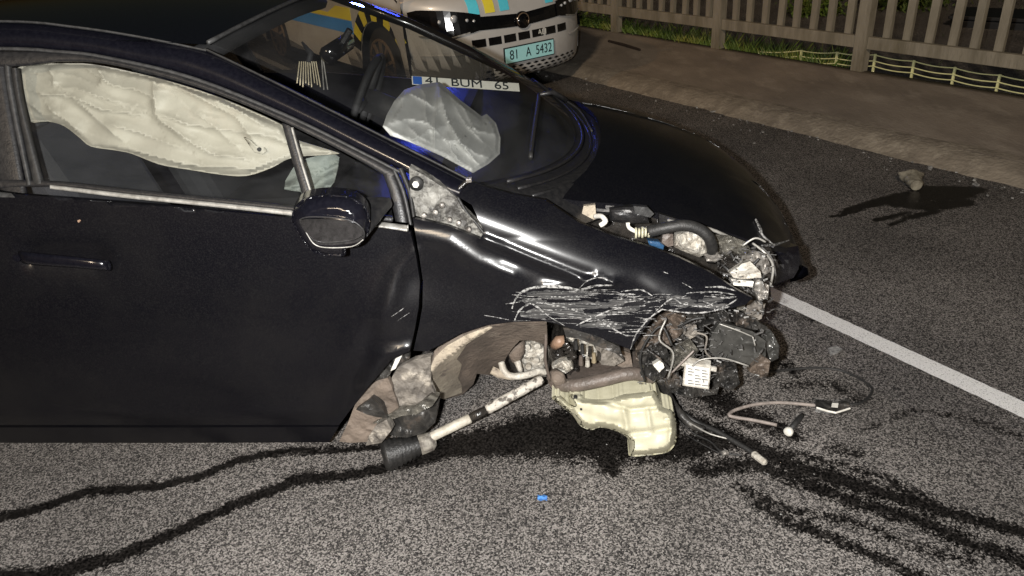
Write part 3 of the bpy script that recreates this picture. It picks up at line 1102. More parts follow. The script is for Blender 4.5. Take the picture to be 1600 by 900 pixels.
def pside(sgn):
    # lower body with wheel arches, as a grid following the rounded plan edge
    ex = [pcar(x, z, sgn * PW) for x, z in prof]
    top = [(p[0], p[2], p[1]) for p in ex]
    mb = MB()
    xs = [-3.85 + (3.75 - .02 - .30) * k / 70 for k in range(71)]
    xs = [x for x in xs] + [-.36]
    rows = []
    for x in xs:
        zt = 1.0
        for i in range(len(top) - 1):
            x0, x1 = top[i][0], top[i + 1][0]
            if (x0 - x) * (x1 - x) <= 0 and x0 != x1 and max(top[i][1], top[i+1][1]) > .75:
                t = (x - x0) / (x1 - x0)
                zt = max(min(top[i][1] + (top[i + 1][1] - top[i][1]) * t, 1.0), .80)
        zb = .24
        for cx in (-.80, -3.36):
            d = abs(x - cx)
            if d < .37:
                zb = max(zb, .31 + math.sqrt(.37 ** 2 - d * d) * .98)
        row = []
        for k in range(9):
            z = zb + (zt - zb) * k / 8
            y = sgn * (PW * (1 - .05 * max(0, (x + .9) / .9) ** 1) + .012 * math.sin(math.pi * k / 8))
            row.append(Vector((x, y, z)))
        rows.append(row)
    mb.quad_grid(rows)
    mb.build('side_body', M['greybody'], pc, True)
    # window band
    g = [Vector((-1.15, sgn * PW * .985, 1.0)), Vector((-3.6, sgn * PW * .985, 1.0)), Vector((-3.45, sgn * PW * .79, 1.40)), Vector((-1.72, sgn * PW * .79, 1.42))]
    MB().prism(g, (0, -sgn * .02, 0)).build('side_window', M['gloss'], pc)
    # reflective band along the doors
    st1 = [Vector((-3.0, sgn * (PW + .014), .53)), Vector((-1.25, sgn * (PW + .014), .53)), Vector((-1.25, sgn * (PW + .014), .64)), Vector((-3.0, sgn * (PW + .014), .64))]
    MB().prism(st1, (0, -sgn * .012, 0)).build('blue_stripe', M['blue'], pc)
    st2 = [Vector((-3.0, sgn * (PW + .014), .645)), Vector((-1.25, sgn * (PW + .014), .645)), Vector((-1.25, sgn * (PW + .014), .75)), Vector((-1.55, sgn * (PW + .014), .75)), Vector((-1.75, sgn * (PW + .014), .68)), Vector((-2.6, sgn * (PW + .014), .70)), Vector((-3.0, sgn * (PW + .014), .73))]
    MB().prism(st2, (0, -sgn * .012, 0)).build('yellow_stripe', M['yellow'], pc)
    # hazard chevrons round the front arch
    for k in range(11):
        a0, a1 = math.pi * (.08 + .84 * k / 11), math.pi * (.08 + .84 * (k + 1) / 11)
        q = [Vector((-.80 + math.cos(a) * r, sgn * (PW + .006 - .04 * max(0, math.cos(a))), .31 + math.sin(a) * r)) for a, r in ((a0, .37), (a1, .37), (a1, .50), (a0, .50))]
        MB().prism(q, (0, sgn * .008, 0)).build('hazard_stripe', M['yellow'] if k % 2 else M['gloss'], pc)


pside(-1)
pside(1)
for cx in (-.80, -3.36):
    for sg in (-1, 1):
        wl = MB()
        wl.tube([(cx, sg * (PW - .22), .31), (cx, sg * (PW - .20), .31), (cx, sg * (PW - .04), .31), (cx, sg * (PW - .02), .31)], [.28, .31, .31, .28], 28)
        w = wl.build('wheel', M['tyre'], pc, True)
        rm = MB()
        for k in range(10):
            a = k * math.pi / 5
            q = Matrix.Rotation(a, 3, 'Y')
            rm.box(Vector((cx, sg * (PW - .012), .31)) + q @ Vector((0, 0, .115)), (.026, .018, .20), q)
        rm.tube([(cx, sg * (PW - .02), .31), (cx, sg * (PW - .002), .31)], .045, 12)
        pts = [(cx + math.cos(a) * .215, sg * (PW - .012), .31 + math.sin(a) * .215) for a in [k * math.pi / 14 for k in range(29)]]
        rm.tube(pts, .012, 6)
        rm.build('rim', M['rim'], w)
MB().box((-2.1, 0, .30), (3.4, 1.5, .25)).build('underbody', M['interior'], pc)
# door mirrors
for sg in (-1, 1):
    MB().tube([(-1.22, sg * .86, 1.02), (-1.2, sg * .98, 1.04), (-1.2, sg * 1.04, 1.05)], [.03, .075, .06], 10).build('door_mirror', M['gloss'], pc, True)


def face_pt(y, z, off=0.004):
    """point on the front face at car coordinate y and height z"""
    for i in range(len(prof) - 1):
        z0, z1 = prof[i][1], prof[i + 1][1]
        if z0 <= z <= z1:
            t = (z - z0) / (z1 - z0)
            x = prof[i][0] + (prof[i + 1][0] - prof[i][0]) * t
            p = pcar(x, z, y)
            k = abs(y) / PW
            n = Vector((1, -(1 if y < 0 else -1) * 1.15 * k ** 2.2 * PW, 0.15)).normalized()
            return Vector(p) + n * off
    return Vector((0, y, z))


def face_patch(name, outl, m, off=0.006, n=10, parent=None, res=None):
    """thin raised patch on the nose between lower and upper (y,z) polylines"""
    lo, hi = outl
    rows = []
    for k in range(n + 1):
        t = k / n

        def ev(pl):
            s = t * (len(pl) - 1)
            i = min(int(s), len(pl) - 2)
            f = s - i
            return (pl[i][0] + (pl[i+1][0] - pl[i][0]) * f, pl[i][1] + (pl[i+1][1] - pl[i][1]) * f)
        a, b = ev(lo), ev(hi)
        front = [face_pt(a[0] + (b[0] - a[0]) * j / 4, a[1] + (b[1] - a[1]) * j / 4, off) for j in range(5)]
        back = [face_pt(a[0], a[1], -.01), face_pt(b[0], b[1], -.01)]
        rows.append([back[0]] + front + [back[1]])
    mb = MB().quad_grid(rows, True)
    return mb.build(name, m, parent or pc)


face_patch('grille_band', ([(-.80, .63), (-.4, .60), (0, .58), (.4, .60), (.80, .63)], [(-.80, .735), (-.4, .70), (0, .675), (.4, .70), (.80, .735)]), M['gloss'], .008, 28)
for sg in (-1, 1):
    hl = face_patch('headlight', ([(sg * .845, .70), (sg * .78, .60), (sg * .62, .575), (sg * .46, .585), (sg * .36, .605)], [(sg * .845, .77), (sg * .78, .785), (sg * .62, .77), (sg * .46, .74), (sg * .36, .712)]), M['gloss'], .016, 14)
    for yy, zz, r in ((.56, .705, .028), (.66, .69, .014), (.47, .685, .012), (.42, .675, .010)):
        c = face_pt(sg * yy, zz, .016)
        MB().tube([c, c + Vector((.012, 0, 0))], r, 10).build('lamp_lens', M['lampglass'], hl, True)
    face_patch('lamp_trim', ([(sg * .80, .588), (sg * .62, .560), (sg * .46, .588)], [(sg * .80, .598), (sg * .62, .571), (sg * .46, .598)]), M['moulding'], .02, 8)
c = face_pt(0, .625, .008)
eb = MB().tube([c, c + Vector((.018, 0, .003))], .066, 24).build('badge', M['gloss'], pc, True)
MB().tube([c + Vector((.02, math.cos(a) * .054, math.sin(a) * .054)) for a in [k * math.pi / 12 for k in range(25)]], .005, 5).build('badge_ring', M['rim'], eb, True)
# vent row above the plate (viewer's left is the car's right, y negative)
for k in range(7):
    y0 = -.455 + k * .135
    face_patch('vent', ([(y0, .475), (y0 + .112, .475)], [(y0, .535), (y0 + .112, .535)]), M['gloss'], .004, 3)
MX = Matrix(((0, 0, 1, 0), (1, 0, 0, 0), (0, 1, 0, 0), (0, 0, 0, 1)))      # text x -> car y, text y -> z
text_obj('vent_lettering', 'ALI', .062, M['platewhite'], pc, Matrix.Translation((.004, .185, .505)) @ MX)
# number plate
plp = MB().box((.022, .04, .375), (.012, .475, .115)).build('number_plate', M['plateblue'], pc, bevel=.003)
PT = Matrix.Translation((.0295, .04, .375)) @ MX @ Matrix.Scale(.9, 4)
text_obj('plate_text', '81', .118, M['ink'], plp, PT @ Matrix.Translation((-.175, 0, 0)), .86)
text_obj('plate_text', 'A', .118, M['ink'], plp, PT @ Matrix.Translation((-.02, 0, 0)), .72)
text_obj('plate_text', '5432', .118, M['ink'], plp, PT @ Matrix.Translation((.15, 0, 0)), .78)
MB().box((.015, .04, .375), (.012, .49, .13)).build('plate_frame', M['ink'], pc)
# lower grille of small diamonds
for j in range(4):
    for k in range(13):
        y0 = -.36 + k * .075 + (.037 if j % 2 else 0)
        z0 = .275 - j * .030
        face_patch('grille_hole', ([(y0, z0 - .001), (y0 + .028, z0 - .011), (y0 + .056, z0 - .001)], [(y0, z0), (y0 + .028, z0 + .010), (y0 + .056, z0)]), M['gloss'], .005, 2)
for sg in (-1, 1):
    face_patch('bumper_crease', ([(sg * .80, .44), (sg * .6, .43), (sg * .5, .43)], [(sg * .80, .45), (sg * .6, .438), (sg * .5, .438)]), M['greybody'], .010, 6)


def hood_stripe(y0, y1, m, w=.095):
    rows = []
    for k in range(61):
        t = k / 60
        x = -.032 - .93 * t
        # height on the profile
        z = 1.0
        for i in range(len(prof) - 1):
            x0, x1 = prof[i][0], prof[i + 1][0]
            if x1 <= x <= x0 and prof[i][1] > .6:
                z = prof[i][1] + (prof[i + 1][1] - prof[i][1]) * (x - x0) / (x1 - x0)
                break
        yc = y0 + (y1 - y0) * (t ** 1.3)
        row = []
        for s in (-1, -.5, 0, .5, 1):
            p = Vector(pcar(x, z, yc + s * w / 2))
            row.append(p + Vector((.006, 0, .007)))
        rows.append(row)
    MB().quad_grid(rows).build('bonnet_stripe', m, pc)


for y0, y1, m in ((-.40, -.62, 'cyan'), (-.27, -.44, 'yellow'), (-.14, -.27, 'cyan'), (.30, .27, 'cyan'), (.44, .44, 'yellow'), (.58, .62, 'cyan')):
    hood_stripe(y0, y1, M[m], .085)
# roof beacons
lb = MB().box((-2.0, 0, 1.56), (.22, 1.0, .05)).build('light_bar', M['gloss'], pc, bevel=.01)
for sg in (-1, 1):
    MB().box((-2.0, sg * .36, 1.625), (.20, .26, .075)).build('beacon', M['beacon'], lb, bevel=.015)


# ================================================================== WRECKED CAR
DENTS = [  # pixel polyline, outward height (m), half width (px)
    ([(728, 316), (760, 326), (800, 339), (850, 357), (900, 372), (935, 374), (985, 348)], .004, 15),
    ([(-45, 657), (200, 648), (380, 652), (520, 640)], .005, 13),
    ([(757, 374), (830, 405), (920, 441)], .0115, 8),
    ([(645, 366), (700, 380), (745, 411), (800, 432)], .009, 13),
    ([(648, 395), (622, 425), (608, 470), (598, 510)], .012, 15),
    ([(800, 478), (850, 448), (940, 446), (960, 440)], .006, 8),
    ([(905, 446), (935, 432), (958, 444)], .006, 7),
    ([(585, 520), (552, 590), (530, 650)], -.012, 16),
    ([(604, 505), (585, 560)], .026, 62),
    ([(640, 549), (600, 560), (575, 600)], .02, 14),
    ([(830, 500), (900, 478), (990, 460)], -.008, 30),
    ([(1000, 440), (1060, 462), (1150, 462)], -.004, 24),
    ([(55, 400), (150, 404)], -.022, 22),
    ([(790, 400), (880, 440)], -.006, 16),
    ([(660, 430), (780, 470)], -.008, 40),
]
_db = [(pl, a, w, min(p[0] for p in pl) - 3 * w, max(p[0] for p in pl) + 3 * w, min(p[1] for p in pl) - 3 * w, max(p[1] for p in pl) + 3 * w) for pl, a, w in DENTS]


def dents(px, py):
    s = 0.0
    for pl, a, w, x0, x1, y0, y1 in _db:
        if x0 < px < x1 and y0 < py < y1:
            d = poly_d(px, py, pl) / w
            if d < 3:
                s += a * math.exp(-d * d)
    s += 0.0011 * noise.noise((px * .007, py * .007, 3))
    if px > 780 and py > 430:
        k = min(1, (px - 780) / 60) * min(1, (py - 430) / 30)
        s += 0.003 * k * (crease(px, py, 2, .014) - .35)
    if px > 500 and py > 500:
        k = min(1, (px - 500) / 60) * min(1, (py - 500) / 50)
        s += 0.005 * k * fold(px, py, 4, .012, .006, 1.0)
    return s


def hit_body(px, py):
    return hit_side(px, py, -dents(px, py), px > 650 or (px > 640 and py < 420))


def hood_pt(px, py):
    return hit_fn(px, py, hood_z)


def ws_pt(px, py):
    return hit_fn(px, py, ws_z)


FL = (0, .018, -.003)
# front door
door_out = [(-45, 297), (45, 305), (240, 320), (455, 340), (641, 362), (650, 400), (656, 440), (654, 480), (648, 515), (640, 549), (612, 562), (578, 602), (548, 640), (530, 664), (-45, 664)]
FD = panel('front_door', door_out, lambda x, y: hit_side(x, y, -dents(x, y)), 9, M['paint'], CAR, FL)
# side sill
MBs = [(-700, 668), (300, 668), (529, 667), (514, 691), (300, 692), (-700, 692)]
panel('side_sill', MBs, lambda x, y: hit_side(x, y, .012), 24, M['paint'], CAR, (0, .06, 0))
# rear door
panel('rear_door', [(-700, 262), (-300, 280), (-51, 296), (-51, 664), (-700, 664)], hit_side, 30, M['paint'], CAR, FL)
# wing
wing_out = [(645, 341), (700, 353), (750, 373), (757, 362), (737, 320), (713, 306), (735, 284), (762, 293), (800, 303), (850, 312), (872, 326), (905, 348), (960, 370), (1010, 384), (1060, 402), (1110, 426), (1150, 452), (1176, 466), (1165, 476), (1140, 482), (1100, 488), (1060, 488), (1036, 484), (1022, 494), (1004, 518), (985, 546), (960, 536), (930, 524), (900, 516), (870, 506), (850, 502), (800, 503), (760, 508), (720, 521), (690, 538), (668, 549), (646, 548), (654, 512), (660, 480), (661, 440), (655, 400)]
panel('front_wing', wing_out, lambda x, y: hit_side(x, y, -dents(x, y), True), 4.5, M['paint'], CAR, FL)


# scraped paint marks on the wing: thin raised ribbons following the panel
def ribbon_mesh(mb, pl, w0, seed, off=.0025):
    rnd = random.Random(seed)
    pts = cat_rom(pl, 5)
    rows = []
    n = len(pts)
    for i, p in enumerate(pts):
        a, b = pts[max(i - 1, 0)], pts[min(i + 1, n - 1)]
        dx, dy = b[0] - a[0], b[1] - a[1]
        l = math.hypot(dx, dy) or 1
        w = w0 * (0.25 + 0.75 * math.sin(math.pi * (i + .4) / (n - .2)) ** .6) * rnd.uniform(.55, 1.35)
        nx, ny = -dy / l * w, dx / l * w
        row = []
        for s in (-1, 1):
            u, v, z = hit_body(p[0] + nx * s, p[1] + ny * s)
            row.append((u, v - off, z))
        rows.append(row)
    mb.quad_grid(rows)


SCR = [
    ([(800, 482), (806, 466), (822, 452), (850, 447), (880, 448), (905, 452), (930, 446), (958, 445)], 2.6),
    ([(905, 450), (918, 438), (938, 433), (957, 440)], 1.2),
    ([(804, 500), (812, 484), (828, 474), (838, 478), (858, 494)], 1.9),
    ([(838, 472), (870, 477), (900, 485), (930, 496)], 1.3),
    ([(858, 494), (882, 508)], 1.2),
    ([(900, 508), (925, 496), (955, 484), (985, 478)], 1.5),
    ([(930, 496), (950, 508), (975, 522), (990, 524)], 1.5),
    ([(985, 545), (992, 525), (1004, 508), (1020, 492), (1036, 482)], 2.0),
    ([(1024, 486), (1040, 472), (1052, 466), (1066, 474), (1100, 478), (1120, 470)], 1.6),
    ([(1030, 482), (1075, 488), (1110, 486), (1140, 478)], 1.8),
    ([(1102, 448), (1128, 448), (1150, 454)], 1.8), ([(1100, 455), (1125, 456), (1148, 460)], 1.5), ([(1100, 462), (1130, 464), (1150, 463)], 1.2),
    ([(1098, 470), (1112, 476), (1118, 486)], 1.2), ([(1118, 484), (1140, 474), (1152, 466)], 1.4),
    ([(970, 455), (1000, 452), (1020, 462)], 1.2),
    ([(1066, 441), (1082, 450)], .9), ([(1036, 424), (1044, 427)], .8),
    ([(757, 492), (775, 495), (795, 499)], .9), ([(790, 474), (800, 473), (812, 471)], 1.0),
    ([(612, 494), (624, 486), (632, 480)], .6), ([(622, 500), (640, 488)], .5),
]
mb = MB()
for i, (pl, w) in enumerate(SCR):
    ribbon_mesh(mb, pl, w * .72, i)
rnd = random.Random(5)
for i in range(130):      # fine parallel scrape lines
    x = rnd.uniform(800, 1010)
    y = 452 + rnd.random() * 72
    lo = 505 if x < 900 else 505 + (x - 900) * .36
    if y > lo - 4:
        continue
    l = rnd.uniform(12, 60)
    sl = rnd.uniform(.02, .12) * (1 if rnd.random() < .5 else -.5)
    ribbon_mesh(mb, [(x, y), (x + l * .5, y + l * .5 * sl + rnd.uniform(-1, 1)), (min(x + l, 1004), y + l * sl)], rnd.uniform(.15, .55), 100 + i)
for i in range(40):
    x = rnd.uniform(955, 1130)
    y = rnd.uniform(456, 484)
    l = rnd.uniform(8, 26)
    ribbon_mesh(mb, [(x, y), (x + l * .5, y + rnd.uniform(-1.5, 1.5)), (x + l, y + rnd.uniform(-3, 1))], rnd.uniform(.25, .6), 300 + i)
tag(mb.build('scratch_marks', M['scratch'], CAR), kind='stuff')
M['scuff'] = mat("dull_scuffed_paint", (0.055, 0.053, 0.051), (0.008, 0.008, 0.009), 0.75, 0, 60, 0.5, 120, thr=(0.40, 0.60), stretch=(.25, 1, 3))
mb = MB()
for i in range(26):
    x = rnd.uniform(806, 960)
    y = rnd.uniform(456, 498) if x < 900 else rnd.uniform(460, 515)
    l = rnd.uniform(30, 80)
    ribbon_mesh(mb, [(x, y), (x + l * .5, y + rnd.uniform(-2, 3)), (min(x + l, 1000), y + rnd.uniform(-3, 5))], rnd.uniform(2.5, 5.5), 700 + i, .0008 + .00005 * i)
for i in range(8):
    x = rnd.uniform(1030, 1110)
    y = rnd.uniform(464, 480)
    ribbon_mesh(mb, [(x, y), (x + 18, y + rnd.uniform(-2, 2)), (x + 38, y + rnd.uniform(-3, 2))], rnd.uniform(2, 4), 760 + i, .0008 + .00005 * i)
tag(mb.build('scuffed_patch', M['scuff'], CAR), kind='stuff')

# door furniture
hd = MB()
hp = [(34, 402), (60, 405), (110, 409), (150, 413), (172, 415)]
rows = []
for i, p in enumerate(cat_rom(hp, 4)):
    t = i / (4 * (len(hp) - 1))
    c = Vector(hit_side(p[0], p[1], -.012 - .026 * math.sin(math.pi * min(1, max(0, t))) ** .5))
    h_ = .021 - .006 * t
    rows.append([c + Vector((0, math.cos(a) * .010, math.sin(a) * h_)) for a in [2 * math.pi * k / 10 for k in range(10)]])
hd.quad_grid(rows, True)
hd.f.append(tuple(range(10)))
hd.f.append(tuple(range(len(hd.v) - 10, len(hd.v))))
hd.build('door_handle', M['paint_clean'], FD, True)
c = Vector(hit_side(30, 401, -.014))
MB().tube([c, c + Vector((0, -.012, 0))], .011, 12).build('lock_cap', M['paint_clean'], FD)
c = Vector(hit_side(122, 345, -.006))
MB().tube([c, c + Vector((.004, -.004, 0)), c + Vector((.008, 0, .002))], [.002, .004, .002], 6).build('paint_chip', M['copper'], FD)

# glass, belt moulding and frame
glass_out = [(22, 108), (45, 100), (120, 99), (250, 121), (345, 151), (443, 194), (458, 250), (470, 326), (300, 308), (90, 290), (66, 287), (48, 230), (32, 165)]
panel('door_window', glass_out, lambda x, y: hit_side(x, y, .010), 30, M['glass'], CAR)
quarter_out = [(455, 199), (520, 231), (603, 277), (614, 340), (488, 327), (474, 270)]
panel('quarter_window', quarter_out, lambda x, y: hit_side(x, y, .008), 30, M['glass'], CAR)
strip('belt_moulding', [(78, 289), (200, 303), (330, 316), (456, 329)], [(78, 295), (200, 310), (330, 323), (456, 337)], M['moulding'], CAR, lambda x, y: hit_side(x, y, -.012), bulge=.004)
strip('belt_moulding', [(575, 344), (612, 349), (636, 352)], [(575, 353), (612, 358), (636, 362)], M['moulding'], CAR, lambda x, y: hit_side(x, y, -.012), bulge=.004)
strip('belt_seal', [(-45, 280), (80, 283), (200, 296), (330, 309), (470, 323), (612, 338)], [(-45, 297), (80, 291), (200, 304), (330, 317), (470, 331), (612, 347)], M['trim'], CAR, lambda x, y: hit_side(x, y, -.006), bulge=.003)
# upper door frame: outer bright edge line, dark frame, seal
strip('door_frame', [(-300, 82), (0, 80), (90, 82), (160, 90), (300, 124), (450, 184), (560, 238), (622, 270)], [(-300, 110), (10, 104), (90, 96), (160, 99), (250, 119), (345, 149), (450, 194), (560, 250), (606, 278)], M['trim'], CAR, lambda x, y: hit_side(x, y, -.004), bulge=.004)
strip('frame_edge_trim', [(-300, 73), (0, 73), (90, 78), (160, 86), (300, 119), (450, 179), (560, 233), (624, 266)], [(-300, 79), (0, 78.5), (90, 83), (160, 91), (300, 124.5), (450, 184.5), (560, 238), (624, 271)], M['greytrim'], CAR, lambda x, y: hit_side(x, y, -.014), bulge=.003)
strip('window_divider', [(440, 192), (456, 250), (472, 304), (478, 330)], [(456, 200), (470, 250), (488, 308), (492, 330)], M['trim'], CAR, lambda x, y: hit_side(x, y, -.003), bulge=.004)
strip('divider_edge', [(454, 199), (468, 250), (486, 308)], [(457, 200), (471, 250), (489, 308)], M['moulding'], CAR, lambda x, y: hit_side(x, y, -.009), bulge=.001)
strip('front_frame_post', [(598, 270), (608, 300), (618, 346)], [(612, 266), (626, 300), (637, 348)], M['trim'], CAR, lambda x, y: hit_side(x, y, -.004), bulge=.004)
strip('frame_seal', [(613, 266), (627, 300), (639, 350)], [(618, 266), (633, 300), (644, 352)], M['greytrim'], CAR, lambda x, y: hit_side(x, y, -.012), bulge=.004)
strip('frame_seal', [(621, 264), (636, 300), (644, 340)], [(629, 262), (643, 300), (648, 338)], M['rubber'], CAR, lambda x, y: hit_side(x, y, -.008), bulge=.006)
strip('centre_post', [(-55, 100), (-35, 180), (0, 297)], [(4, 100), (14, 165), (38, 302)], M['trim'], CAR, lambda x, y: hit_side(x, y, -.002), bulge=.004)
strip('frame_seal', [(6, 100), (14, 160), (42, 290)], [(14, 104), (22, 160), (48, 288)], M['greytrim'], CAR, lambda x, y: hit_side(x, y, -.010), bulge=.004)
strip('frame_seal', [(17, 106), (26, 165), (52, 288)], [(26, 106), (35, 165), (66, 287)], M['rubber'], CAR, lambda x, y: hit_side(x, y, -.006), bulge=.005)
strip('rear_window_seal', [(-120, 285), (-40, 296), (18, 302)], [(-120, 294), (-40, 306), (24, 309)], M['greytrim'], CAR, lambda x, y: hit_side(x, y, -.010), bulge=.003)


# front pillar and roof rail: between the windscreen edge and the door frame
def rail_up(x, y):
    u, v, z = hit_side(x, y)
    if x < 330:
        return hit_side(x, y, .05)
    return ws_pt(x, y)


PAU = [(-300, 38), (0, 33), (115, 42), (220, 58), (322, 79), (420, 126), (520, 176), (620, 226), (700, 266), (733, 283)]
PAL = [(-300, 73), (0, 73), (90, 78), (160, 86), (300, 119), (450, 179), (560, 233), (640, 272), (690, 300), (713, 307)]


def pil_low(x, y):
    return hit_side(x, y, -.004)


def edge_up(x, y):
    # windscreen edge points: depth runs from 0.27 at the header to 0.14 at the base
    t = max(0.0, min(1.0, (x - 322) / (733 - 322)))
    return at_v(x, y, .27 + (.14 - .27) * t + (.02 * smooth01((322 - x) / 120)))


strip('front_pillar', PAU, PAL, M['paint_clean'], CAR, edge_up, pil_low, bulge=.022, thick=.03)
strip('roof_ditch_seal', [(-300, 35), (0, 31), (115, 40), (220, 56), (322, 77)], [(-300, 39), (0, 35), (115, 44), (220, 60), (322, 80.5)], M['greytrim'], CAR, lambda x, y: at_v(x, y, .262), bulge=.004)
strip('windscreen_seal', [(322, 76), (420, 123), (520, 173), (620, 223), (700, 263), (735, 281)], [(322, 80), (420, 127), (520, 177), (620, 227), (700, 267), (735, 285)], M['rubber'], CAR, lambda x, y: (lambda p: (p[0], p[1] - .006, p[2] + .004))(edge_up(x, y)), bulge=.003)

# roof, windscreen, far side, tail (car coordinates)
def roof_pt(u, v):
    k = (v - .85) / .58
    return (u, v, 1.325 + .035 * (1 - k * k) + .05 * (1 - ((u + 1.25) / .95) ** 2) - (.04 if u < -2.2 else 0) + .012)


rows = []
for i in range(25):
    t = i / 24
    row = []
    for j in range(21):
        v = .255 + (1.445 - .255) * j / 20
        c = 1 - ((v - .85) / .65) ** 2
        u0 = -.308 + .06 * c
        u = u0 + (-2.25 - u0) * t
        p = roof_pt(u, v)
        row.append((p[0], p[1], p[2] if t > 0 else p[2]))
    rows.append(row)
hdr = [(r[0], r[1], r[2]) for r in rows[0]]
MB().quad_grid(rows).build('roof', M['paint_clean'], CAR, True)
rows = []
basev = []
for j in range(25):
    s = j / 24
    v0 = .27 + (1.43 - .27) * s
    v1 = .13 + (1.57 - .13) * s
    c0 = 1 - ((v0 - .85) / .65) ** 2
    c1 = 1 - ((v1 - .85) / .72) ** 2
    u0 = -.308 + .06 * c0
    u1 = .43 + .27 * c1
    p0 = roof_pt(u0, v0)
    p1 = (u1, v1, .950 - .10 * c1)
    col = []
    for i in range(17):
        t = i / 16
        col.append((p0[0] + (p1[0] - p0[0]) * t + .0 * t, p0[1] + (p1[1] - p0[1]) * t, p0[2] + (p1[2] - p0[2]) * t + .030 * math.sin(math.pi * t)))
    rows.append(col)
    basev.append(p1)
MB().quad_grid(rows).build('windscreen', M['ws'], CAR, True)
hb = MB()
hb.tube([(h[0] + .012, h[1], h[2] + .004) for h in hdr], .006, 6)
hb.build('header_seal', M['greytrim'], CAR, True)
hb = MB()
hb.tube([(h[0] - .06, h[1], h[2] - .045) for h in hdr], .03, 8)
hb.build('header_lining', M['interior'], CAR, True)
# far pillar
fp = MB()
fp.tube([(-.31, 1.445, 1.315), (0, 1.50, 1.172), (.25, 1.55, 1.028), (.45, 1.585, .91)], [.020, .022, .022, .020], 8)
fp.build('front_pillar', M['paint_clean'], CAR, True)
# far side shell: lower body with doors, window band left open behind glass
rows = []
for i in range(60):
    u = -2.95 + 3.55 * i / 59
    row = []
    top = min(belt(u), .98) if u < .30 else belt(u) - .02 - .35 * (u - .30)
    for k in range(9):
        z = .16 + (top - .16) * k / 8
        row.append((u, 1.7 - (side_v(u, z) if u < .3 else .035), z))
    row.append((u, 1.7 - .06, top + .005))
    rows.append(row)
MB().quad_grid(rows).build('far_body_side', M['paint_clean'], CAR, True)
for (u0, u1) in ((-.80, -.84), (-1.75, -2.3)):
    MB().tube([(u0, 1.655, .97), ((u0 + u1) / 2, 1.56, 1.15), (u1, 1.45, 1.36)], .035, 8).build('far_post', M['trim'], CAR, True)
rows = [[(-.33 + .72 * k / 12, 1.45 + .14 * k / 12, 1.32 - .37 * k / 12), (-.33 + .72 * k / 12, 1.655, min(belt(-.33 + .72 * k / 12), 1.3))] for k in range(12)]
rows = [[(-1.75, 1.45, 1.35), (-1.75, 1.655, .98)], [(-.85, 1.45, 1.35), (-.85, 1.655, .98)]] + rows
MB().quad_grid(rows).build('far_window', M['glass'], CAR)
# tail: rear quarter, boot, closing faces
rows = []
for i in range(19):
    u = -1.28 - 1.67 * i / 18
    row = []
    for k in range(9):
        z = .30 + (.97 - .30) * k / 8
        arch = 0
        d = abs(u + 1.98)
        zb = .2 if d > .36 else .32 + math.sqrt(max(0, .36 ** 2 - d * d))
        z = zb + (1.0 - zb) * k / 8
        row.append((u, side_v(u, min(z, .99)) + .12 * max(0, (-2.5 - u) / .45) ** 2, z))
    rows.append(row)
MB().quad_grid(rows).build('rear_quarter', M['paint_clean'], CAR, True)
rows = []
for i, (u, z) in enumerate([(-2.2, 1.34), (-2.4, 1.22), (-2.55, 1.10), (-2.62, 1.04), (-2.9, 1.02), (-2.97, .95), (-2.98, .6), (-2.9, .3)]):
    rows.append([(u + .06 * (1 - ((v - .85) / .8) ** 2) * (-1 if i > 3 else 0), v, z + .01 * (1 - ((v - .85) / .8) ** 2)) for v in [.10 + 1.5 * k / 16 if i > 2 else .25 + 1.2 * k / 16 for k in range(17)]])
MB().quad_grid(rows).build('boot_lid', M['paint_clean'], CAR, True)
MB().prism([(-2.25, .26, 1.33), (-2.62, .10, 1.0), (-1.7, .05, 1.0), (-1.75, .25, 1.34)], (0, .02, 0)).build('rear_pillar', M['paint_clean'], CAR)
for v in (.14, 1.56):
    for u in (-1.98,) + ((.72,) if v > 1 else ()):
        wl = MB().tube([(u, v - .10, .31), (u, v - .08, .31), (u, v + .08, .31), (u, v + .10, .31)], [.27, .31, .31, .27], 28).build('wheel', M['tyre'], CAR, True)
        rm = MB()
        for k in range(7):
            q = Matrix.Rotation(k * 2 * math.pi / 7, 3, 'Y')
            rm.box(Vector((u, v - .105 if v < 1 else v + .105, .31)) + q @ Vector((0, 0, .11)), (.04, .012, .20), q)
        rm.tube([(u, v - .085, .31), (u, v + .085, .31)], .2, 24)
        rm.build('rim', M['steel'], wl)
# floor pan and inner closing panels
MB().box((-1.33, .88, .27), (2.7, 1.40, .06)).build('floor_pan', M['interior'], CAR)
MB().box((.26, .92, .60), (.04, 1.25, .60)).build('bulkhead', M['interior'], CAR)
MB().box((-2.3, .85, .75), (.06, 1.4, .6)).build('rear_bulkhead', M['interior'], CAR)

# ------------------------------------------------ interior
# dashboard following the windscreen base
rows = []
for j in range(21):
    v = .16 + 1.38 * j / 20
    c = 1 - ((v - .85) / .72) ** 2
    rows.append([(.46 + .25 * c, v, .90 - .085 * c), (.30 + .2 * c, v, .905 - .06 * c), (.05 + .08 * c, v, .905 - .03 * c), (-.06 + .05 * c, v, .88), (-.12, v, .80), (-.08, v, .55), (.1, v, .35)])
MB().quad_grid(rows).build('dashboard', M['dash'], CAR, True)
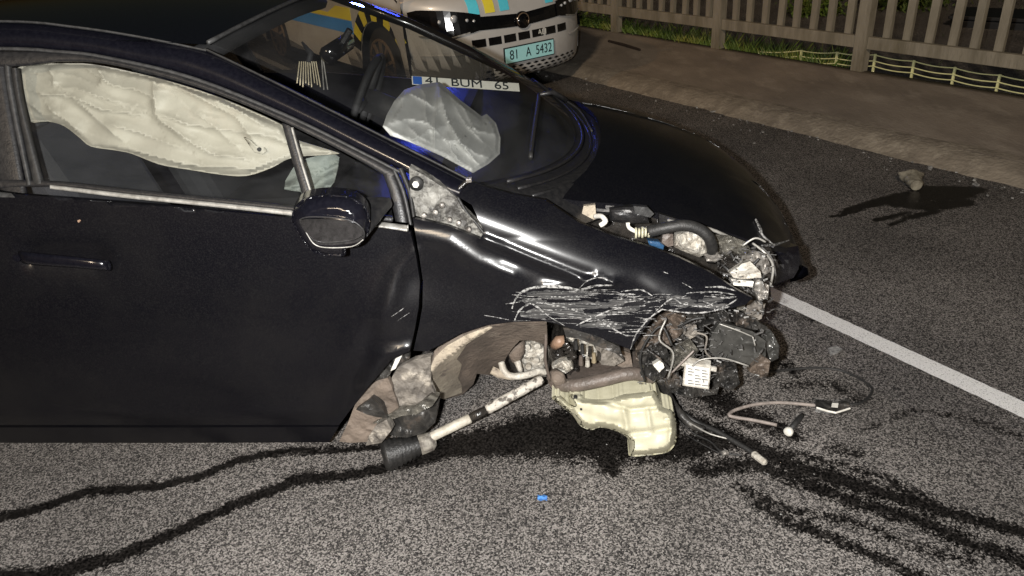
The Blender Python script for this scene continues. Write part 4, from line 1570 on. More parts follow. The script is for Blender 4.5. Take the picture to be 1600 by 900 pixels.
# cowl panel with raised ridges in front of the glass
rows = []
for j in range(29):
    v = .13 + 1.44 * j / 28
    c = 1 - ((v - .85) / .72) ** 2
    rows.append([(.40 + .27 * c, v, .935 - .10 * c), (.47 + .27 * c, v, .915 - .10 * c), (.52 + .30 * c, v, .885 - .075 * c), (.56 + .30 * c, v, .86 - .085 * c), (.66 + .3 * c, v, .80 - .085 * c)])
MB().quad_grid(rows).build('cowl', M['trim'], CAR, True)
for du, dz, r in ((.445, .012, .006), (.475, .006, .005), (.515, .004, .006)):
    pts = []
    for j in range(25):
        v = .22 + 1.26 * j / 24
        c = 1 - ((v - .85) / .72) ** 2
        pts.append((du + .28 * c, v, .925 - (du - .44) * .55 - .095 * c + dz + .006))
    MB().tube(pts, r, 6).build('cowl_ridge', M['trim'], CAR, True)


def seat(u, v):
    mb = MB()
    mb.box((u, v, .50), (.50, .48, .18))
    s = mb.build('seat', M['seat'], CAR, bevel=.05)
    q = Matrix.Rotation(R(-18), 3, 'Y')
    MB().box((u - .30, v, .80), (.14, .46, .62), q).build('backrest', M['seat'], s, bevel=.05)
    MB().box((u - .40, v, 1.16), (.10, .26, .17), q).build('headrest', M['seat'], s, bevel=.04)


seat(-.62, .50)
seat(-.62, 1.20)
MB().box((-1.75, .85, .80), (.16, 1.2, .62), Matrix.Rotation(R(-18), 3, 'Y')).build('rear_seat', M['seat'], CAR, bevel=.05)
# steering wheel on the far side
sw = MB()
q = Matrix.Rotation(R(-65), 3, 'Y')
cen = Vector((-.16, 1.22, .93))
pts = [cen + q @ Vector((math.cos(a) * .18, math.sin(a) * .18, 0)) for a in [k * math.pi / 16 for k in range(33)]]
sw.tube(pts, .015, 8)
for a in (.2, math.pi - .2, -math.pi / 2):
    sw.tube([cen, cen + q @ Vector((math.cos(a) * .17, math.sin(a) * .17, 0))], .018, 6)
sw.tube([cen, cen + q @ Vector((0, 0, -.2))], .05, 10)
sw.build('steering_wheel', M['interior'], CAR, True)
# rear view mirror
mc = Vector((-.12, .86, 1.20))
rv = MB().tube([mc + Vector((0, -.12, 0)), mc + Vector((-.005, -.11, 0)), mc + Vector((-.005, .11, .0)), mc + Vector((0, .12, 0))], [.018, .032, .032, .018], 10).build('rear_view_mirror', M['gloss'], CAR, True)
MB().tube([mc, mc + Vector((.05, 0, .06))], .012, 6).build('mirror_stem', M['trim'], rv)

# curtain airbag hanging inside the door glass
cur_out = [(24, 112), (44, 101), (95, 99), (150, 101), (250, 123), (345, 153), (440, 195), (452, 214), (520, 236), (524, 241), (458, 246), (425, 262), (385, 275), (345, 273), (300, 266), (262, 260), (240, 254), (205, 240), (180, 235), (142, 229), (125, 216), (100, 197), (75, 190), (44, 189), (30, 150)]
CRS = [([(26, 140), (90, 146), (160, 172), (238, 178)], .020, 5, 30), ([(238, 178), (300, 196), (380, 206), (445, 216)], .022, 6, 34), ([(120, 104), (170, 128), (236, 150), (246, 182)], .018, 5, 28),
       ([(236, 126), (240, 150), (250, 186), (290, 226)], .020, 5, 24), ([(250, 126), (310, 150), (370, 188), (410, 232)], .022, 6, 30), ([(330, 152), (375, 180), (430, 206)], .014, 4, 18), ([(246, 186), (300, 226), (350, 244), (400, 252)], .018, 5, 22),
       ([(60, 118), (90, 134), (150, 150), (200, 160)], .012, 4, 22), ([(66, 150), (84, 172), (104, 190), (128, 214)], .014, 4, 20), ([(108, 150), (150, 186), (196, 226)], .016, 5, 26), ([(140, 226), (220, 238), (300, 258), (390, 266), (440, 246)], .016, 4, 16), ([(160, 196), (220, 206), (280, 232)], .012, 4, 18),
       ([(72, 104), (80, 116), (78, 130)], .012, 4, 14), ([(150, 104), (158, 118), (150, 136)], .012, 4, 14), ([(40, 160), (70, 176), (96, 178)], .012, 4, 16), ([(420, 214), (450, 222), (500, 232)], .012, 4, 12), ([(300, 170), (340, 200), (376, 232)], .012, 4, 18), ([(200, 120), (270, 136), (330, 160)], .012, 4, 16)]


def cur_fn(x, y):
    wx, wy = x + 7 * noise.noise((x * .02, y * .02, 1)), y + 7 * noise.noise((x * .02, y * .02, 5))
    d = sum(a * drape(wx, wy, pl, w1, w2) for pl, a, w1, w2 in CRS)
    d += .010 * noise.noise((wx * .016, wy * .022, 1)) + .0035 * fold(wx, wy, 7.5, .012, .06, .38)
    e = min(1, poly_d(x, y, cur_out, True) / 8)
    d = d * (.45 + .55 * e) + .014 * math.sin(e * math.pi / 2)
    return hit_side(x, y, .085 - d)


panel('curtain_airbag', cat_rom(cur_out, 3, True), cur_fn, 3.4, M['curtain'], CAR, (0, .004, -.001))
c = Vector(cur_fn(408, 231))
tabp = [(395, 218), (403, 226), (416, 228), (420, 234), (412, 239), (400, 236), (384, 212)]
tb = panel('airbag_tab', tabp, lambda x, y: (lambda p: (p[0], p[1] - .012, p[2]))(cur_fn(x, y)), 6, M['curtain'], CAR, solid=.003)
MB().tube([c + Vector((0, -.016, 0)), c + Vector((0, -.008, 0))], .006, 10).build('tab_hole', M['interior'], tb)
cp = [hit_side(x, y, .02) for x, y in ((448, 226), (452, 222), (458, 225), (455, 229))]
MB().prism(cp, (0, .006, 0)).build('airbag_clip', M['rubber'], CAR)
# pale cloth by the pillar (side bag of the seat)
kn_out = [(470, 300), (444, 296), (446, 282), (458, 262), (468, 250), (490, 245), (520, 238), (530, 246), (528, 262), (522, 285), (510, 300), (520, 330), (480, 326)]
panel('side_airbag', kn_out, lambda x, y: hit_side(x, y, .20 - .04 * fold(x, y, 2.5, .035, .012, 1.1) - .014 * fold(x, y, 5.5, .08, .02, 1.2)), 4, M['knee'], CAR, (0, .004, -.001))

# passenger airbag behind the windscreen
bag_out = [(598, 198), (604, 180), (616, 158), (632, 140), (655, 132), (686, 128), (700, 140), (718, 156), (742, 174), (752, 182), (760, 178), (774, 192), (781, 215), (780, 240), (762, 256), (738, 270), (716, 258), (690, 244), (640, 222), (610, 212)]
BCR = [([(686, 128), (690, 160), (700, 190), (724, 228), (752, 262)], .040, 5, 34), ([(686, 128), (684, 170), (678, 205), (680, 236)], .026, 4, 22), ([(612, 162), (640, 146), (664, 158), (684, 172)], .024, 5, 18), ([(606, 194), (640, 186), (668, 192), (690, 214)], .022, 5, 22), ([(640, 222), (668, 204), (700, 196)], .016, 4, 16),
       ([(752, 182), (738, 198), (750, 206), (780, 210)], .026, 5, 18), ([(700, 140), (726, 172), (744, 204)], .020, 4, 20), ([(690, 218), (718, 222), (744, 240), (770, 248)], .020, 5, 18), ([(632, 142), (628, 168), (612, 196)], .018, 4, 16), ([(656, 134), (666, 150), (662, 176), (672, 196)], .016, 4, 14), ([(700, 206), (706, 236), (722, 258)], .016, 4, 14), ([(640, 196), (650, 212), (676, 224)], .014, 4, 12), ([(708, 160), (730, 196), (760, 226)], .014, 4, 16)]


def bag_fn(x, y):
    p = ws_pt(x, y)
    e = min(1, poly_d(x, y, bag_out, True) / 6)
    d = sum(a * drape(x + 3 * noise.noise((x * .04, y * .04, 2)), y, pl, w1, w2) for pl, a, w1, w2 in BCR)
    d += .012 * noise.noise((x * .03, y * .03, 4)) + .004 * fold(x, y, 6.2, .05, .02, .4)
    dep = .13 - .012 * e - d * (.6 + .4 * e)
    dr = ray(x, y)
    l = math.sqrt(sum(k * k for k in dr))
    return tuple(p[i] + dr[i] / l * dep for i in range(3))


panel('passenger_airbag', bag_out, bag_fn, 2.8, M['bag'], CAR, (.002, .004, -.002))

# wipers
for pl, r in (([(829, 246, .045), (834, 205, .02), (840, 165, .02), (842, 148, .03)], .007), ([(872, 150, .0), (905, 172, .0), (925, 205, .0)], .004)):
    pts = []
    for x, y, o in pl:
        p = hit_fn(x, y, lambda u, v: ws_z(u, v) + .012)
        pts.append(p)
    w_ = MB().tube(cat_rom(pts, 4), r, 6).build('wiper_blade', M['rubber'], CAR, True)
    if r > .005:
        p = Vector(pts[-1])
        MB().tube([p, p + Vector((.05, .03, .0)), p + Vector((.10, .06, -.04))], [.008, .010, .012], 8).build('wiper_arm', M['trim'], w_, True)

# ------------------------------------------------ bonnet
hood_far = [(.60, 1.56), (.70, 1.575), (.80, 1.575), (.90, 1.565), (1.0, 1.545), (1.1, 1.50), (1.2, 1.44), (1.28, 1.37), (1.35, 1.29), (1.41, 1.19), (1.455, 1.08), (1.485, .95), (1.50, .82), (1.495, .68), (1.46, .55)]
hood_near = [(1.354, .432), (1.292, .362), (1.216, .325), (1.104, .309), (1.011, .303), (.895, .318), (.80, .30), (.714, .288), (.61, .276)]
hood_rear = [(.651, .326), (.70, .406), (.736, .491), (.767, .61), (.787, .759), (.792, .90), (.785, 1.05), (.765, 1.18), (.735, 1.30), (.69, 1.42)]
hood_out = hood_far + hood_near + hood_rear


def hood_uv(u, v):
    z = hood_z(u, v)
    k = smooth01((u - 1.15) / .25)
    z += .007 * k * fold(u, v, 8, 6, 14, .5, .6) + .010 * smooth01((u - 1.3) / .1) * noise.noise((u * 9, v * 9, 3))
    z += .006 * math.exp(-(abs(v - .85 - .50 + .12 * (u - .8)) / .03) ** 2) * (1 - k)
    if v < .55:
        z += .008 * smooth01((.55 - v) / .25) * noise.noise((u * 6, v * 6, 1))
    return (u, v, z)


def hood_fn(x, y):
    p = hood_pt(x, y)
    return hood_uv(p[0], p[1])


HOOD = panel('bonnet', hood_out, hood_uv, .035, M['paint'], CAR, (0, 0.0, -.02))
# far wing and nose below the bonnet edge
edge = [hood_uv(u, v) for u, v in cat_rom(hood_far, 3)]
rows = []
for i, p in enumerate(edge):
    t = i / (len(edge) - 1)
    out = Vector((.02 + .05 * t, .06 * (1 - t) + .01, 0))
    p = Vector(p)
    f = smooth01((t - .5) / .3)
    zl = .16 * (1 - f) + (p.z - .07) * f
    zm = max(.16, p.z - .30) * (1 - f) + (p.z - .06) * f
    d3 = .14 * (1 - f) + .045 * f
    d2 = .04 * (1 - f) + .02 * f
    rows.append([p - Vector((0, 0, .006)), p + out * .3 - Vector((0, 0, d2)), p + out * .4 - Vector((0, 0, d3)), Vector((p.x, p.y, zm)) + out * .1, Vector((p.x, p.y, zl)) - out * .5])
MB().quad_grid(rows).build('far_wing', M['paint_clean'], CAR, True)
# dark folded corner of the front bumper under the bonnet tip
nose_out = [(1196, 386), (1222, 388), (1247, 384), (1250, 405), (1248, 420), (1240, 434), (1222, 440), (1212, 444), (1206, 420), (1198, 402)]
panel('bumper_corner', nose_out, lambda x, y: at_v(x, y, .50 + .05 * crease(x, y, 3, .02) + (1250 - x) * -.002), 7, M['paint_clean'], CAR, (-.03, .10, -.02), smooth=False)
mb = MB()
for pl in ([(1180, 344), (1186, 356), (1190, 364)], [(1186, 362), (1196, 374), (1206, 382)], [(1190, 386), (1210, 384), (1232, 378)]):
    pts = [hood_fn(x, y) for x, y in pl]
    mb.tube([(p[0], p[1] - .004, p[2] + .004) for p in pts], [.003, .005, .002], 5)
tag(mb.build('chipped_edge', M['scratch'], HOOD), kind='stuff')

# ------------------------------------------------ engine bay behind the wing edge
bay_out = [(842, 304), (905, 310), (1000, 318), (1062, 341), (1110, 354), (1166, 372), (1196, 384), (1206, 470), (1186, 500), (1150, 470), (1060, 420), (960, 385), (870, 340)]
panel('inner_wing', bay_out, lambda x, y: at_v(x, y, .42 + .02 * fold(x, y, 3, .02, .03, .3)), 12, M['oily'], CAR, (0, .3, -.2))


def blob(name, out, v0, m, amp=.02, seed=1, s=.03, res=4, thick=(0, .04, -.01), par=None, smooth=False, tilt=0.0, puff=0.0):
    """dented piece of sheet or casting: outline in the picture, depth and relief in metres"""
    cy = sum(p[1] for p in out) / len(out)

    def fn(x, y):
        d = amp * (crease(x, y, seed, s) - .4) + amp * .6 * fold(x, y, seed + .5, s * 1.3, s * 2.2, seed)
        if puff:
            e = poly_d(x, y, out, True)
            d += puff * min(1, e / 10) ** .5
        return at_v(x, y, v0 - d + (y - cy) * tilt)
    return panel(name, out, fn, res, m, par or CAR, thick, smooth)


def pipe(name, pts, r, m, par=None, n=8):
    P = [at_v(x, y, v) for x, y, v in pts]
    rr = r
    if not isinstance(r, (list, tuple)):
        rr = r
        path = cat_rom(P, 5)
    else:
        path = P
    return MB().tube(path, rr, n).build(name, m, par or CAR, True)


blob('bay_seal', [(852, 312), (905, 316), (960, 322), (1000, 326), (990, 334), (930, 330), (880, 328), (862, 320)], .30, M['scrape_grey'], .008, 2)
blob('mounting_bracket', [(912, 322), (930, 320), (932, 342), (915, 346), (908, 338)], .26, M['mudcream'], .006, 3)
pipe('filler_neck', [(930, 338, .25), (940, 338, .22), (946, 346, .2), (938, 352, .2)], .0075, M['white'])
fb_ = blob('fuse_box', [(952, 326), (990, 322), (1010, 328), (1014, 348), (985, 350), (954, 346)], .26, M['trim'], .003, 4, puff=.02)
blob('fuse_box_lid', [(990, 322), (1012, 324), (1022, 334), (1016, 340), (992, 334)], .22, M['greytrim'], .003, 5, par=fb_)
pipe('hose_elbow', [(981, 348, .2), (982, 354, .2), (986, 358, .19), (994, 362, .19)], .006, M['white'])
mb = MB()
for k in range(5):
    p = at_v(992 + k * 5, 364 - k * .4, .18)
    q = at_v(995 + k * 5, 364 - k * .4, .18)
    mb.tube([p, q], .0165 if k % 2 == 0 else .0135, 12)
mb.build('hose_sleeve', M['cream'], CAR, True)
pipe('radiator_hose', [(1014, 362, .18), (1040, 356, .17), (1068, 352, .17), (1092, 358, .17), (1108, 372, .17), (1113, 392, .2), (1110, 404, .26)], .0165, M['rubber'], n=12)
blob('connector', [(1012, 376), (1030, 378), (1038, 384), (1036, 391), (1016, 386)], .17, M['bluep'], .004, 6, puff=.008)
blob('bracket', [(1036, 364), (1052, 366), (1052, 384), (1044, 386), (1034, 380)], .22, M['arm'], .010, 7)
blob('engine_casting', [(1056, 366), (1074, 360), (1094, 364), (1104, 378), (1106, 396), (1092, 402), (1070, 394), (1054, 386)], .22, M['cast'], .022, 8, .05, 3, puff=.03)
blob('engine_casting', [(1100, 398), (1120, 392), (1130, 402), (1118, 410), (1104, 408)], .2, M['steel'], .02, 9, .06, 3, puff=.02)
pipe('bay_stay', [(1044, 344, .24), (1060, 348, .22), (1110, 358, .24), (1150, 376, .28)], .005, M['moulding'])
blob('cover_plate', [(1030, 334), (1056, 342), (1050, 352), (1030, 350)], .28, M['trim'], .006, 10)
# crushed metal and lamp remains at the nose
NOSE = [
    ('crushed_panel', [(1112, 366), (1140, 368), (1166, 378), (1176, 396), (1160, 404), (1136, 408), (1118, 398)], .26, 'foil', .030),
    ('crushed_panel', [(1128, 404), (1150, 396), (1166, 402), (1160, 420), (1142, 430), (1124, 424)], .22, 'oily', .030),
    ('bent_bracket', [(1158, 400), (1182, 392), (1200, 404), (1206, 424), (1190, 432), (1168, 428), (1152, 420)], .20, 'steel', .026),
    ('lamp_fragment', [(1140, 426), (1160, 412), (1172, 408), (1188, 424), (1190, 434), (1160, 436), (1146, 434)], .12, 'cast', .006),
    ('lamp_fragment', [(1142, 436), (1178, 440), (1176, 448), (1146, 446)], .14, 'white', .006),
    ('crushed_panel', [(1184, 384), (1204, 388), (1216, 412), (1212, 440), (1200, 452), (1192, 430), (1200, 408)], .24, 'oily', .024),
    ('bent_bracket', [(1182, 434), (1202, 446), (1200, 466), (1186, 470), (1178, 452)], .16, 'steel', .024),
    ('torn_plastic', [(1156, 448), (1178, 452), (1188, 470), (1180, 496), (1166, 500), (1152, 480)], .20, 'torn', .026),
    ('lamp_fragment', [(1170, 468), (1196, 474), (1190, 498), (1176, 504), (1164, 490)], .18, 'mudgrey', .016),
    ('bent_bracket', [(1150, 466), (1164, 472), (1164, 486), (1152, 484)], .14, 'foil', .012),
]
for i, (n_, o_, v_, m_, a_) in enumerate(NOSE):
    blob(n_, o_, v_, M[m_], a_, 20 + i * 1.7, .045, 3.0, (0, .03, -.01))
for pts, r, m_ in (([(1176, 380, .2), (1196, 396, .17), (1208, 416, .17), (1204, 446, .17)], .0035, 'moulding'), ([(1160, 384, .2), (1180, 372, .2), (1196, 378, .2)], .003, 'moulding'), ([(1190, 386, .2), (1206, 404, .18), (1212, 430, .18)], .003, 'scrape_grey'), ([(1122, 410, .2), (1136, 420, .17), (1150, 436, .16), (1164, 452, .14)], .004, 'rubber'), ([(1140, 392, .2), (1152, 410, .17), (1172, 416, .16), (1186, 404, .16)], .004, 'rubber')):
    pipe('loose_wire', pts, r, M[m_])

# ------------------------------------------------ wheel arch and running gear
well_out = [(660, 560), (690, 520), (760, 495), (850, 490), (930, 510), (1000, 530), (1030, 560), (1025, 600), (940, 608), (860, 590), (800, 580), (740, 590), (680, 640)]
def well_fn(x, y):
    k = abs((x - 790) / 130)
    return at_v(x, y, .50 - .34 * min(1, k ** 2) * (1 if x < 790 else .25) + .010 * fold(x, y, 3, .02, .02, .5))
LIN = [(672, 606), (671, 575), (678, 556), (696, 538), (728, 520), (762, 508), (800, 503), (854, 502), (856, 540), (830, 532), (812, 532), (800, 545), (790, 560), (786, 580), (765, 586), (745, 584), (740, 600), (724, 616), (694, 624), (680, 620)]


def lin_fn(x, y):
    t = max(0, (y - (503 + max(0, (800 - x)) ** 1.6 * .033)))
    v = .06 + .0042 * t + .008 * fold(x, y, 6, .03, .015, .6)
    v += .012 * math.exp(-(poly_d(x, y, [(722, 520), (735, 545), (722, 580), (724, 616)]) / 8) ** 2)
    return at_v(x, y, min(v, .5))


panel('arch_liner', LIN, lin_fn, 5, M['mudbrown'], CAR, (0, .01, .01))
lf = [(674, 606), (672, 575), (680, 556), (698, 539), (730, 521), (764, 509), (770, 510), (756, 520), (742, 528), (730, 536), (722, 548), (714, 560), (722, 568), (716, 590), (722, 600), (722, 612), (694, 622), (682, 618)]
panel('caked_mud', lf, lambda x, y: (lambda p: (p[0], p[1] - .006, p[2]))(lin_fn(x, y)), 5, M['mudcream'], CAR, (0, .004, 0))
back = [(780, 505), (860, 500), (940, 520), (1000, 545), (1025, 570), (1020, 612), (900, 612), (850, 596), (800, 590), (775, 580)]
panel('inner_wall', back, lambda x, y: at_v(x, y, .50 + .03 * fold(x, y, 5, .02, .03, .2)), 8, M['oily'], CAR, (0, .2, 0))
blob('gearbox', [(812, 530), (852, 528), (854, 588), (836, 592), (818, 580), (808, 556)], .40, M['cast'], .020, 31, .06, 3, (0, .2, 0), puff=.03)
for x, y in ((824, 540), (840, 538), (838, 560), (846, 574), (826, 570)):
    p = at_v(x, y, .35)
    MB().tube([p, (p[0], p[1] - .014, p[2])], .011, 10).build('bolt', M['cast'], CAR)
# inner joint boot: ribbed cone hanging by the gearbox
mb = MB()
P = [at_v(806, 530 + k * 3.2, .33) for k in range(12)]
mb.tube(P, [.016, .028, .033, .030, .034, .030, .032, .027, .026, .020, .018, .013], 14)
jb = mb.build('joint_boot', M['mudbrown'], CAR, True)
pipe('joint_shaft', [(808, 564, .31), (812, 576, .30), (814, 584, .30)], [.012, .010, .008], M['cast'], jb)
pipe('lower_arm', [(783, 566, .26), (788, 580, .24), (800, 588, .23), (822, 586, .23), (842, 580, .25), (852, 582, .26)], .012, M['cast'])
pipe('arm_end', [(768, 578, .24), (780, 584, .24), (800, 590, .23)], [.014, .016, .010], M['mudcream'])
pipe('brake_pipe', [(852, 505, .16), (853, 530, .15), (852, 560, .15), (856, 582, .16), (860, 594, .18)], .005, M['arm'])
blob('hub_carrier', [(856, 540), (868, 530), (880, 524), (896, 530), (902, 548), (900, 566), (906, 580), (890, 590), (866, 588), (858, 570)], .34, M['oily'], .03, 33, .06, 3, (0, .1, 0), puff=.03)
pipe('strut_cap', [(866, 540, .27), (874, 533, .26), (882, 532, .26)], [.017, .020, .017], M['copper'], n=12)
mb = MB()
for k in range(5):
    p0, p1 = Vector(at_v(876 + k * 3, 540 + k * 5, .27)), Vector(at_v(888 + k * 3, 536 + k * 5, .24))
    mb.tube([p0, (p0 + p1) / 2 + Vector((0, -.012, .004)), p1], .0065, 6)
mb.build('coil_spring', M['oily'], CAR, True)
blob('knuckle', [(862, 572), (878, 564), (892, 564), (896, 576), (884, 584), (866, 582)], .25, M['cast'], .016, 35, .07, 3, puff=.015)
blob('shield_plate', [(884, 528), (905, 526), (924, 532), (934, 552), (930, 564), (914, 556), (902, 546), (890, 538)], .33, M['cast'], .016, 36, .05, 3)
blob('shield_plate', [(930, 534), (946, 540), (962, 552), (976, 564), (960, 572), (940, 570), (932, 556)], .24, M['mudgrey'], .014, 37, .05, 3, smooth=True)
blob('hanging_bracket', [(948, 540), (985, 552), (990, 580), (966, 572), (952, 560)], .30, M['mudbrown'], .010, 38)
for x, y, m_ in ((928, 566, 'brass'), (918, 572, 'cast'), (908, 570, 'arm'), (910, 552, 'rubber'), (900, 545, 'rubber'), (922, 556, 'oily'), (936, 562, 'oily'), (894, 556, 'oily')):
    p = Vector(at_v(x, y, .24))
    MB().tube([p, p + Vector((0, 0, .035))], [.008, .006], 7).build('stud', M[m_], CAR)
pipe('subframe', [(862, 586, .22), (876, 600, .19), (900, 602, .17), (940, 594, .17), (985, 584, .18), (1020, 590, .2)], .022, M['arm'], n=12)
pipe('arm_bush', [(864, 582, .20), (872, 590, .18), (876, 600, .17)], [.018, .024, .022], M['mudbrown'], n=12)
blob('undertray', [(856, 598), (884, 608), (930, 606), (1010, 592), (1024, 604), (1010, 612), (950, 618), (900, 618), (866, 612)], .22, M['arm'], .014, 39, .03, 4, (0, .2, -.02))
blob('torn_wing_edge', [(880, 512), (905, 516), (935, 526), (968, 542), (972, 556), (940, 544), (905, 530), (884, 526)], .12, M['torn'], .012, 40)
# crushed liner and sill end behind the wheel
blob('torn_liner', [(544, 660), (556, 628), (578, 602), (604, 586), (612, 604), (624, 640), (604, 654), (588, 664), (580, 690), (548, 692), (530, 690)], .03, M['mudbrown'], .011, 41, .030, 3, (0, .02, 0), smooth=True)
blob('torn_liner', [(576, 598), (596, 566), (616, 556), (640, 552), (640, 560), (616, 574), (606, 590)], .02, M['torn'], .024, 42, .04, 3, (0, .02, 0))
blob('crushed_panel', [(612, 590), (622, 574), (648, 562), (673, 557), (673, 600), (680, 616), (660, 634), (640, 644), (622, 640), (614, 618)], .045, M['mudgrey'], .011, 43, .034, 3, (0, .02, 0), smooth=True)
blob('crushed_panel', [(622, 640), (648, 636), (672, 618), (684, 622), (676, 634), (650, 648), (628, 650), (600, 660), (582, 662), (600, 652)], .02, M['foil'], .016, 44, .04, 4)
blob('torn_liner', [(588, 664), (604, 656), (612, 672), (596, 692), (572, 696), (576, 682)], .0, M['mudgrey'], .014, 45, .03, 4)
blob('rubber_flap', [(604, 660), (630, 646), (668, 640), (684, 634), (680, 660), (664, 676), (636, 684), (610, 680)], .07, M['torn'], .030, 46, .022, 4, (0, .05, 0), smooth=True)
blob('torn_liner', [(556, 640), (580, 622), (596, 636), (606, 654), (590, 652), (574, 648)], .005, M['torn'], .02, 47, .03, 4)
blob('broken_clip', [(628, 536), (634, 538), (628, 556), (618, 576), (610, 580), (620, 556)], .0, M['white'], .006, 48)
# lower front: torn bumper, lamp shells, foil and mesh
LOW = [
    ('torn_plastic', [(1002, 520), (1022, 494), (1050, 488), (1072, 494), (1066, 520), (1048, 540), (1030, 556), (1010, 576), (994, 560), (992, 536)], .16, 'rust', .045, .024),
    ('torn_plastic', [(996, 556), (1016, 540), (1040, 540), (1050, 566), (1038, 590), (1020, 596), (1004, 584)], .12, 'torn', .045, .03),
    ('bent_bracket', [(1070, 506), (1088, 508), (1090, 524), (1078, 530), (1068, 522)], .12, 'mudgrey', .012, .05),
    ('torn_plastic', [(1062, 494), (1100, 490), (1150, 486), (1160, 500), (1130, 506), (1100, 508), (1100, 540), (1078, 560), (1060, 540)], .20, 'torn', .045, .026),
    ('crushed_panel', [(1050, 548), (1080, 532), (1092, 548), (1080, 566), (1058, 580), (1046, 570)], .10, 'foil', .030, .05),
    ('lamp_shell', [(1112, 522), (1124, 504), (1150, 510), (1176, 518), (1198, 534), (1196, 560), (1186, 574), (1160, 566), (1120, 560), (1108, 548)], .12, 'lens', .012, .014),
    ('lamp_shell', [(1184, 508), (1206, 518), (1218, 540), (1216, 560), (1204, 566), (1196, 540)], .16, 'lens', .026, .03),
    ('lamp_edge', [(1176, 572), (1192, 556), (1204, 564), (1200, 586), (1188, 590), (1170, 580)], .10, 'rust', .020, .04),
    ('torn_plastic', [(1150, 484), (1180, 500), (1200, 512), (1180, 516), (1150, 508)], .14, 'torn', .026, .04),
    ('bumper_mesh', [(1110, 564), (1150, 568), (1156, 600), (1144, 610), (1124, 604), (1120, 618), (1112, 590)], .22, 'torn', .020, .05),
    ('torn_plastic', [(1030, 584), (1060, 580), (1064, 604), (1110, 608), (1122, 600), (1120, 616), (1080, 622), (1044, 612)], .22, 'torn', .030, .03),
    ('crushed_panel', [(1020, 570), (1034, 562), (1038, 574), (1030, 582)], .08, 'white', .012, .06),
]
for i, (n_, o_, v_, m_, a_, s_) in enumerate(LOW):
    blob(n_, o_, v_, M[m_], a_ * .8, 60 + i * 1.3, s_ * 1.5, 2.6, (0, .03, -.01), smooth=n_ in ('lamp_shell',))
for pts, r, m_ in (([(1008, 596, .1), (1000, 560, .08), (1012, 530, .08), (1034, 510, .08), (1050, 540, .06)], .0035, 'rubber'), ([(1040, 500, .08), (1030, 530, .06), (1052, 552, .06), (1044, 590, .06)], .003, 'moulding'), ([(1088, 520, .08), (1104, 526, .07), (1102, 548, .07), (1112, 560, .07)], .003, 'mudgrey'), ([(1082, 572, .05), (1096, 562, .05), (1130, 560, .05), (1170, 572, .05)], .0025, 'moulding'),
                   ([(1050, 582, .06), (1072, 560, .05), (1084, 548, .06)], .003, 'hose'), ([(1124, 506, .08), (1152, 516, .07), (1176, 526, .07)], .002, 'moulding'), ([(1176, 526, .07), (1180, 540, .06)], .002, 'moulding'), ([(1060, 512, .07), (1080, 500, .06), (1102, 496, .06)], .0035, 'rubber'),
                   ([(1010, 545, .05), (1030, 560, .04), (1046, 576, .04)], .003, 'torn')):
    pipe('loose_wire', pts, r, M[m_])
# many small splinters among the wreckage
mb = MB()
rnd = random.Random(21)
for _ in range(360):
    if rnd.random() < .8:
        x, y = rnd.uniform(1000, 1200), rnd.uniform(490, 600)
        if x > 1120 and y > 570:
            continue
    else:
        x, y = rnd.uniform(1120, 1208), rnd.uniform(385, 490)
    v = rnd.uniform(.06, .2)
    c = Vector(at_v(x, y, v))
    q = Matrix.Rotation(rnd.random() * 6.28, 3, 'Z') @ Matrix.Rotation(rnd.random() * 6.28, 3, 'X')
    l, w = rnd.uniform(.005, .032), rnd.uniform(.0012, .006)
    mb.box(c, (l, w, .0015), q)
tag(mb.build('plastic_splinters', M['scrape_grey'], CAR), kind='stuff')
mb = MB()
for _ in range(70):
    x, y = (rnd.uniform(1000, 1200), rnd.uniform(490, 590)) if rnd.random() < .5 else (rnd.uniform(1130, 1206), rnd.uniform(390, 490))
    c = Vector(at_v(x, y, rnd.uniform(.05, .14)))
    q = Matrix.Rotation(rnd.random() * 6.28, 3, 'Z') @ Matrix.Rotation(rnd.random() * 6.28, 3, 'X')
    mb.box(c, (rnd.uniform(.004, .016), rnd.uniform(.002, .006), .0015), q)
tag(mb.build('pale_splinters', M['chip'], CAR), kind='stuff')
# control unit with a printed label hanging from its wires
cu_c = [at_v(x, y, .07) for x, y in ((1070, 567), (1111, 573), (1108, 609), (1066, 603))]
cub = MB().prism(cu_c, (0.004, .028, .004)).build('control_unit', M['cast'], CAR, bevel=.002)
lbq = [at_v(x, y, .067) for x, y in ((1072, 570), (1109, 575.5), (1106, 606), (1069, 600.5))]
MB().prism(lbq, (0, .002, 0)).build('label', M['label'], cub)
mb = MB()
for k in range(6):
    for j in range(3):
        if (k * 3 + j) % 5 == 4:
            continue
        x0 = 1075 + j * 11
        y0 = 575 + k * 4.6 + (x0 - 1072) * .14
        mb.prism([at_v(x, y, .0655) for x, y in ((x0, y0), (x0 + 7 + (k % 2) * 2, y0 + 1.1), (x0 + 7 + (k % 2) * 2, y0 + 2.3), (x0, y0 + 1.2))], (0, .001, 0))
mb.build('label_print', M['labelink'], cub)
tabx = [at_v(x, y, .075) for x, y in ((1108, 572), (1120, 575), (1119, 581), (1108, 579))]
MB().prism(tabx, (0, .006, 0)).build('mounting_ear', M['cast'], cub)
tabx = [at_v(x, y, .075) for x, y in ((1064, 566), (1072, 567), (1071, 573), (1063, 571))]
MB().prism(tabx, (0, .006, 0)).build('mounting_ear', M['cast'], cub)

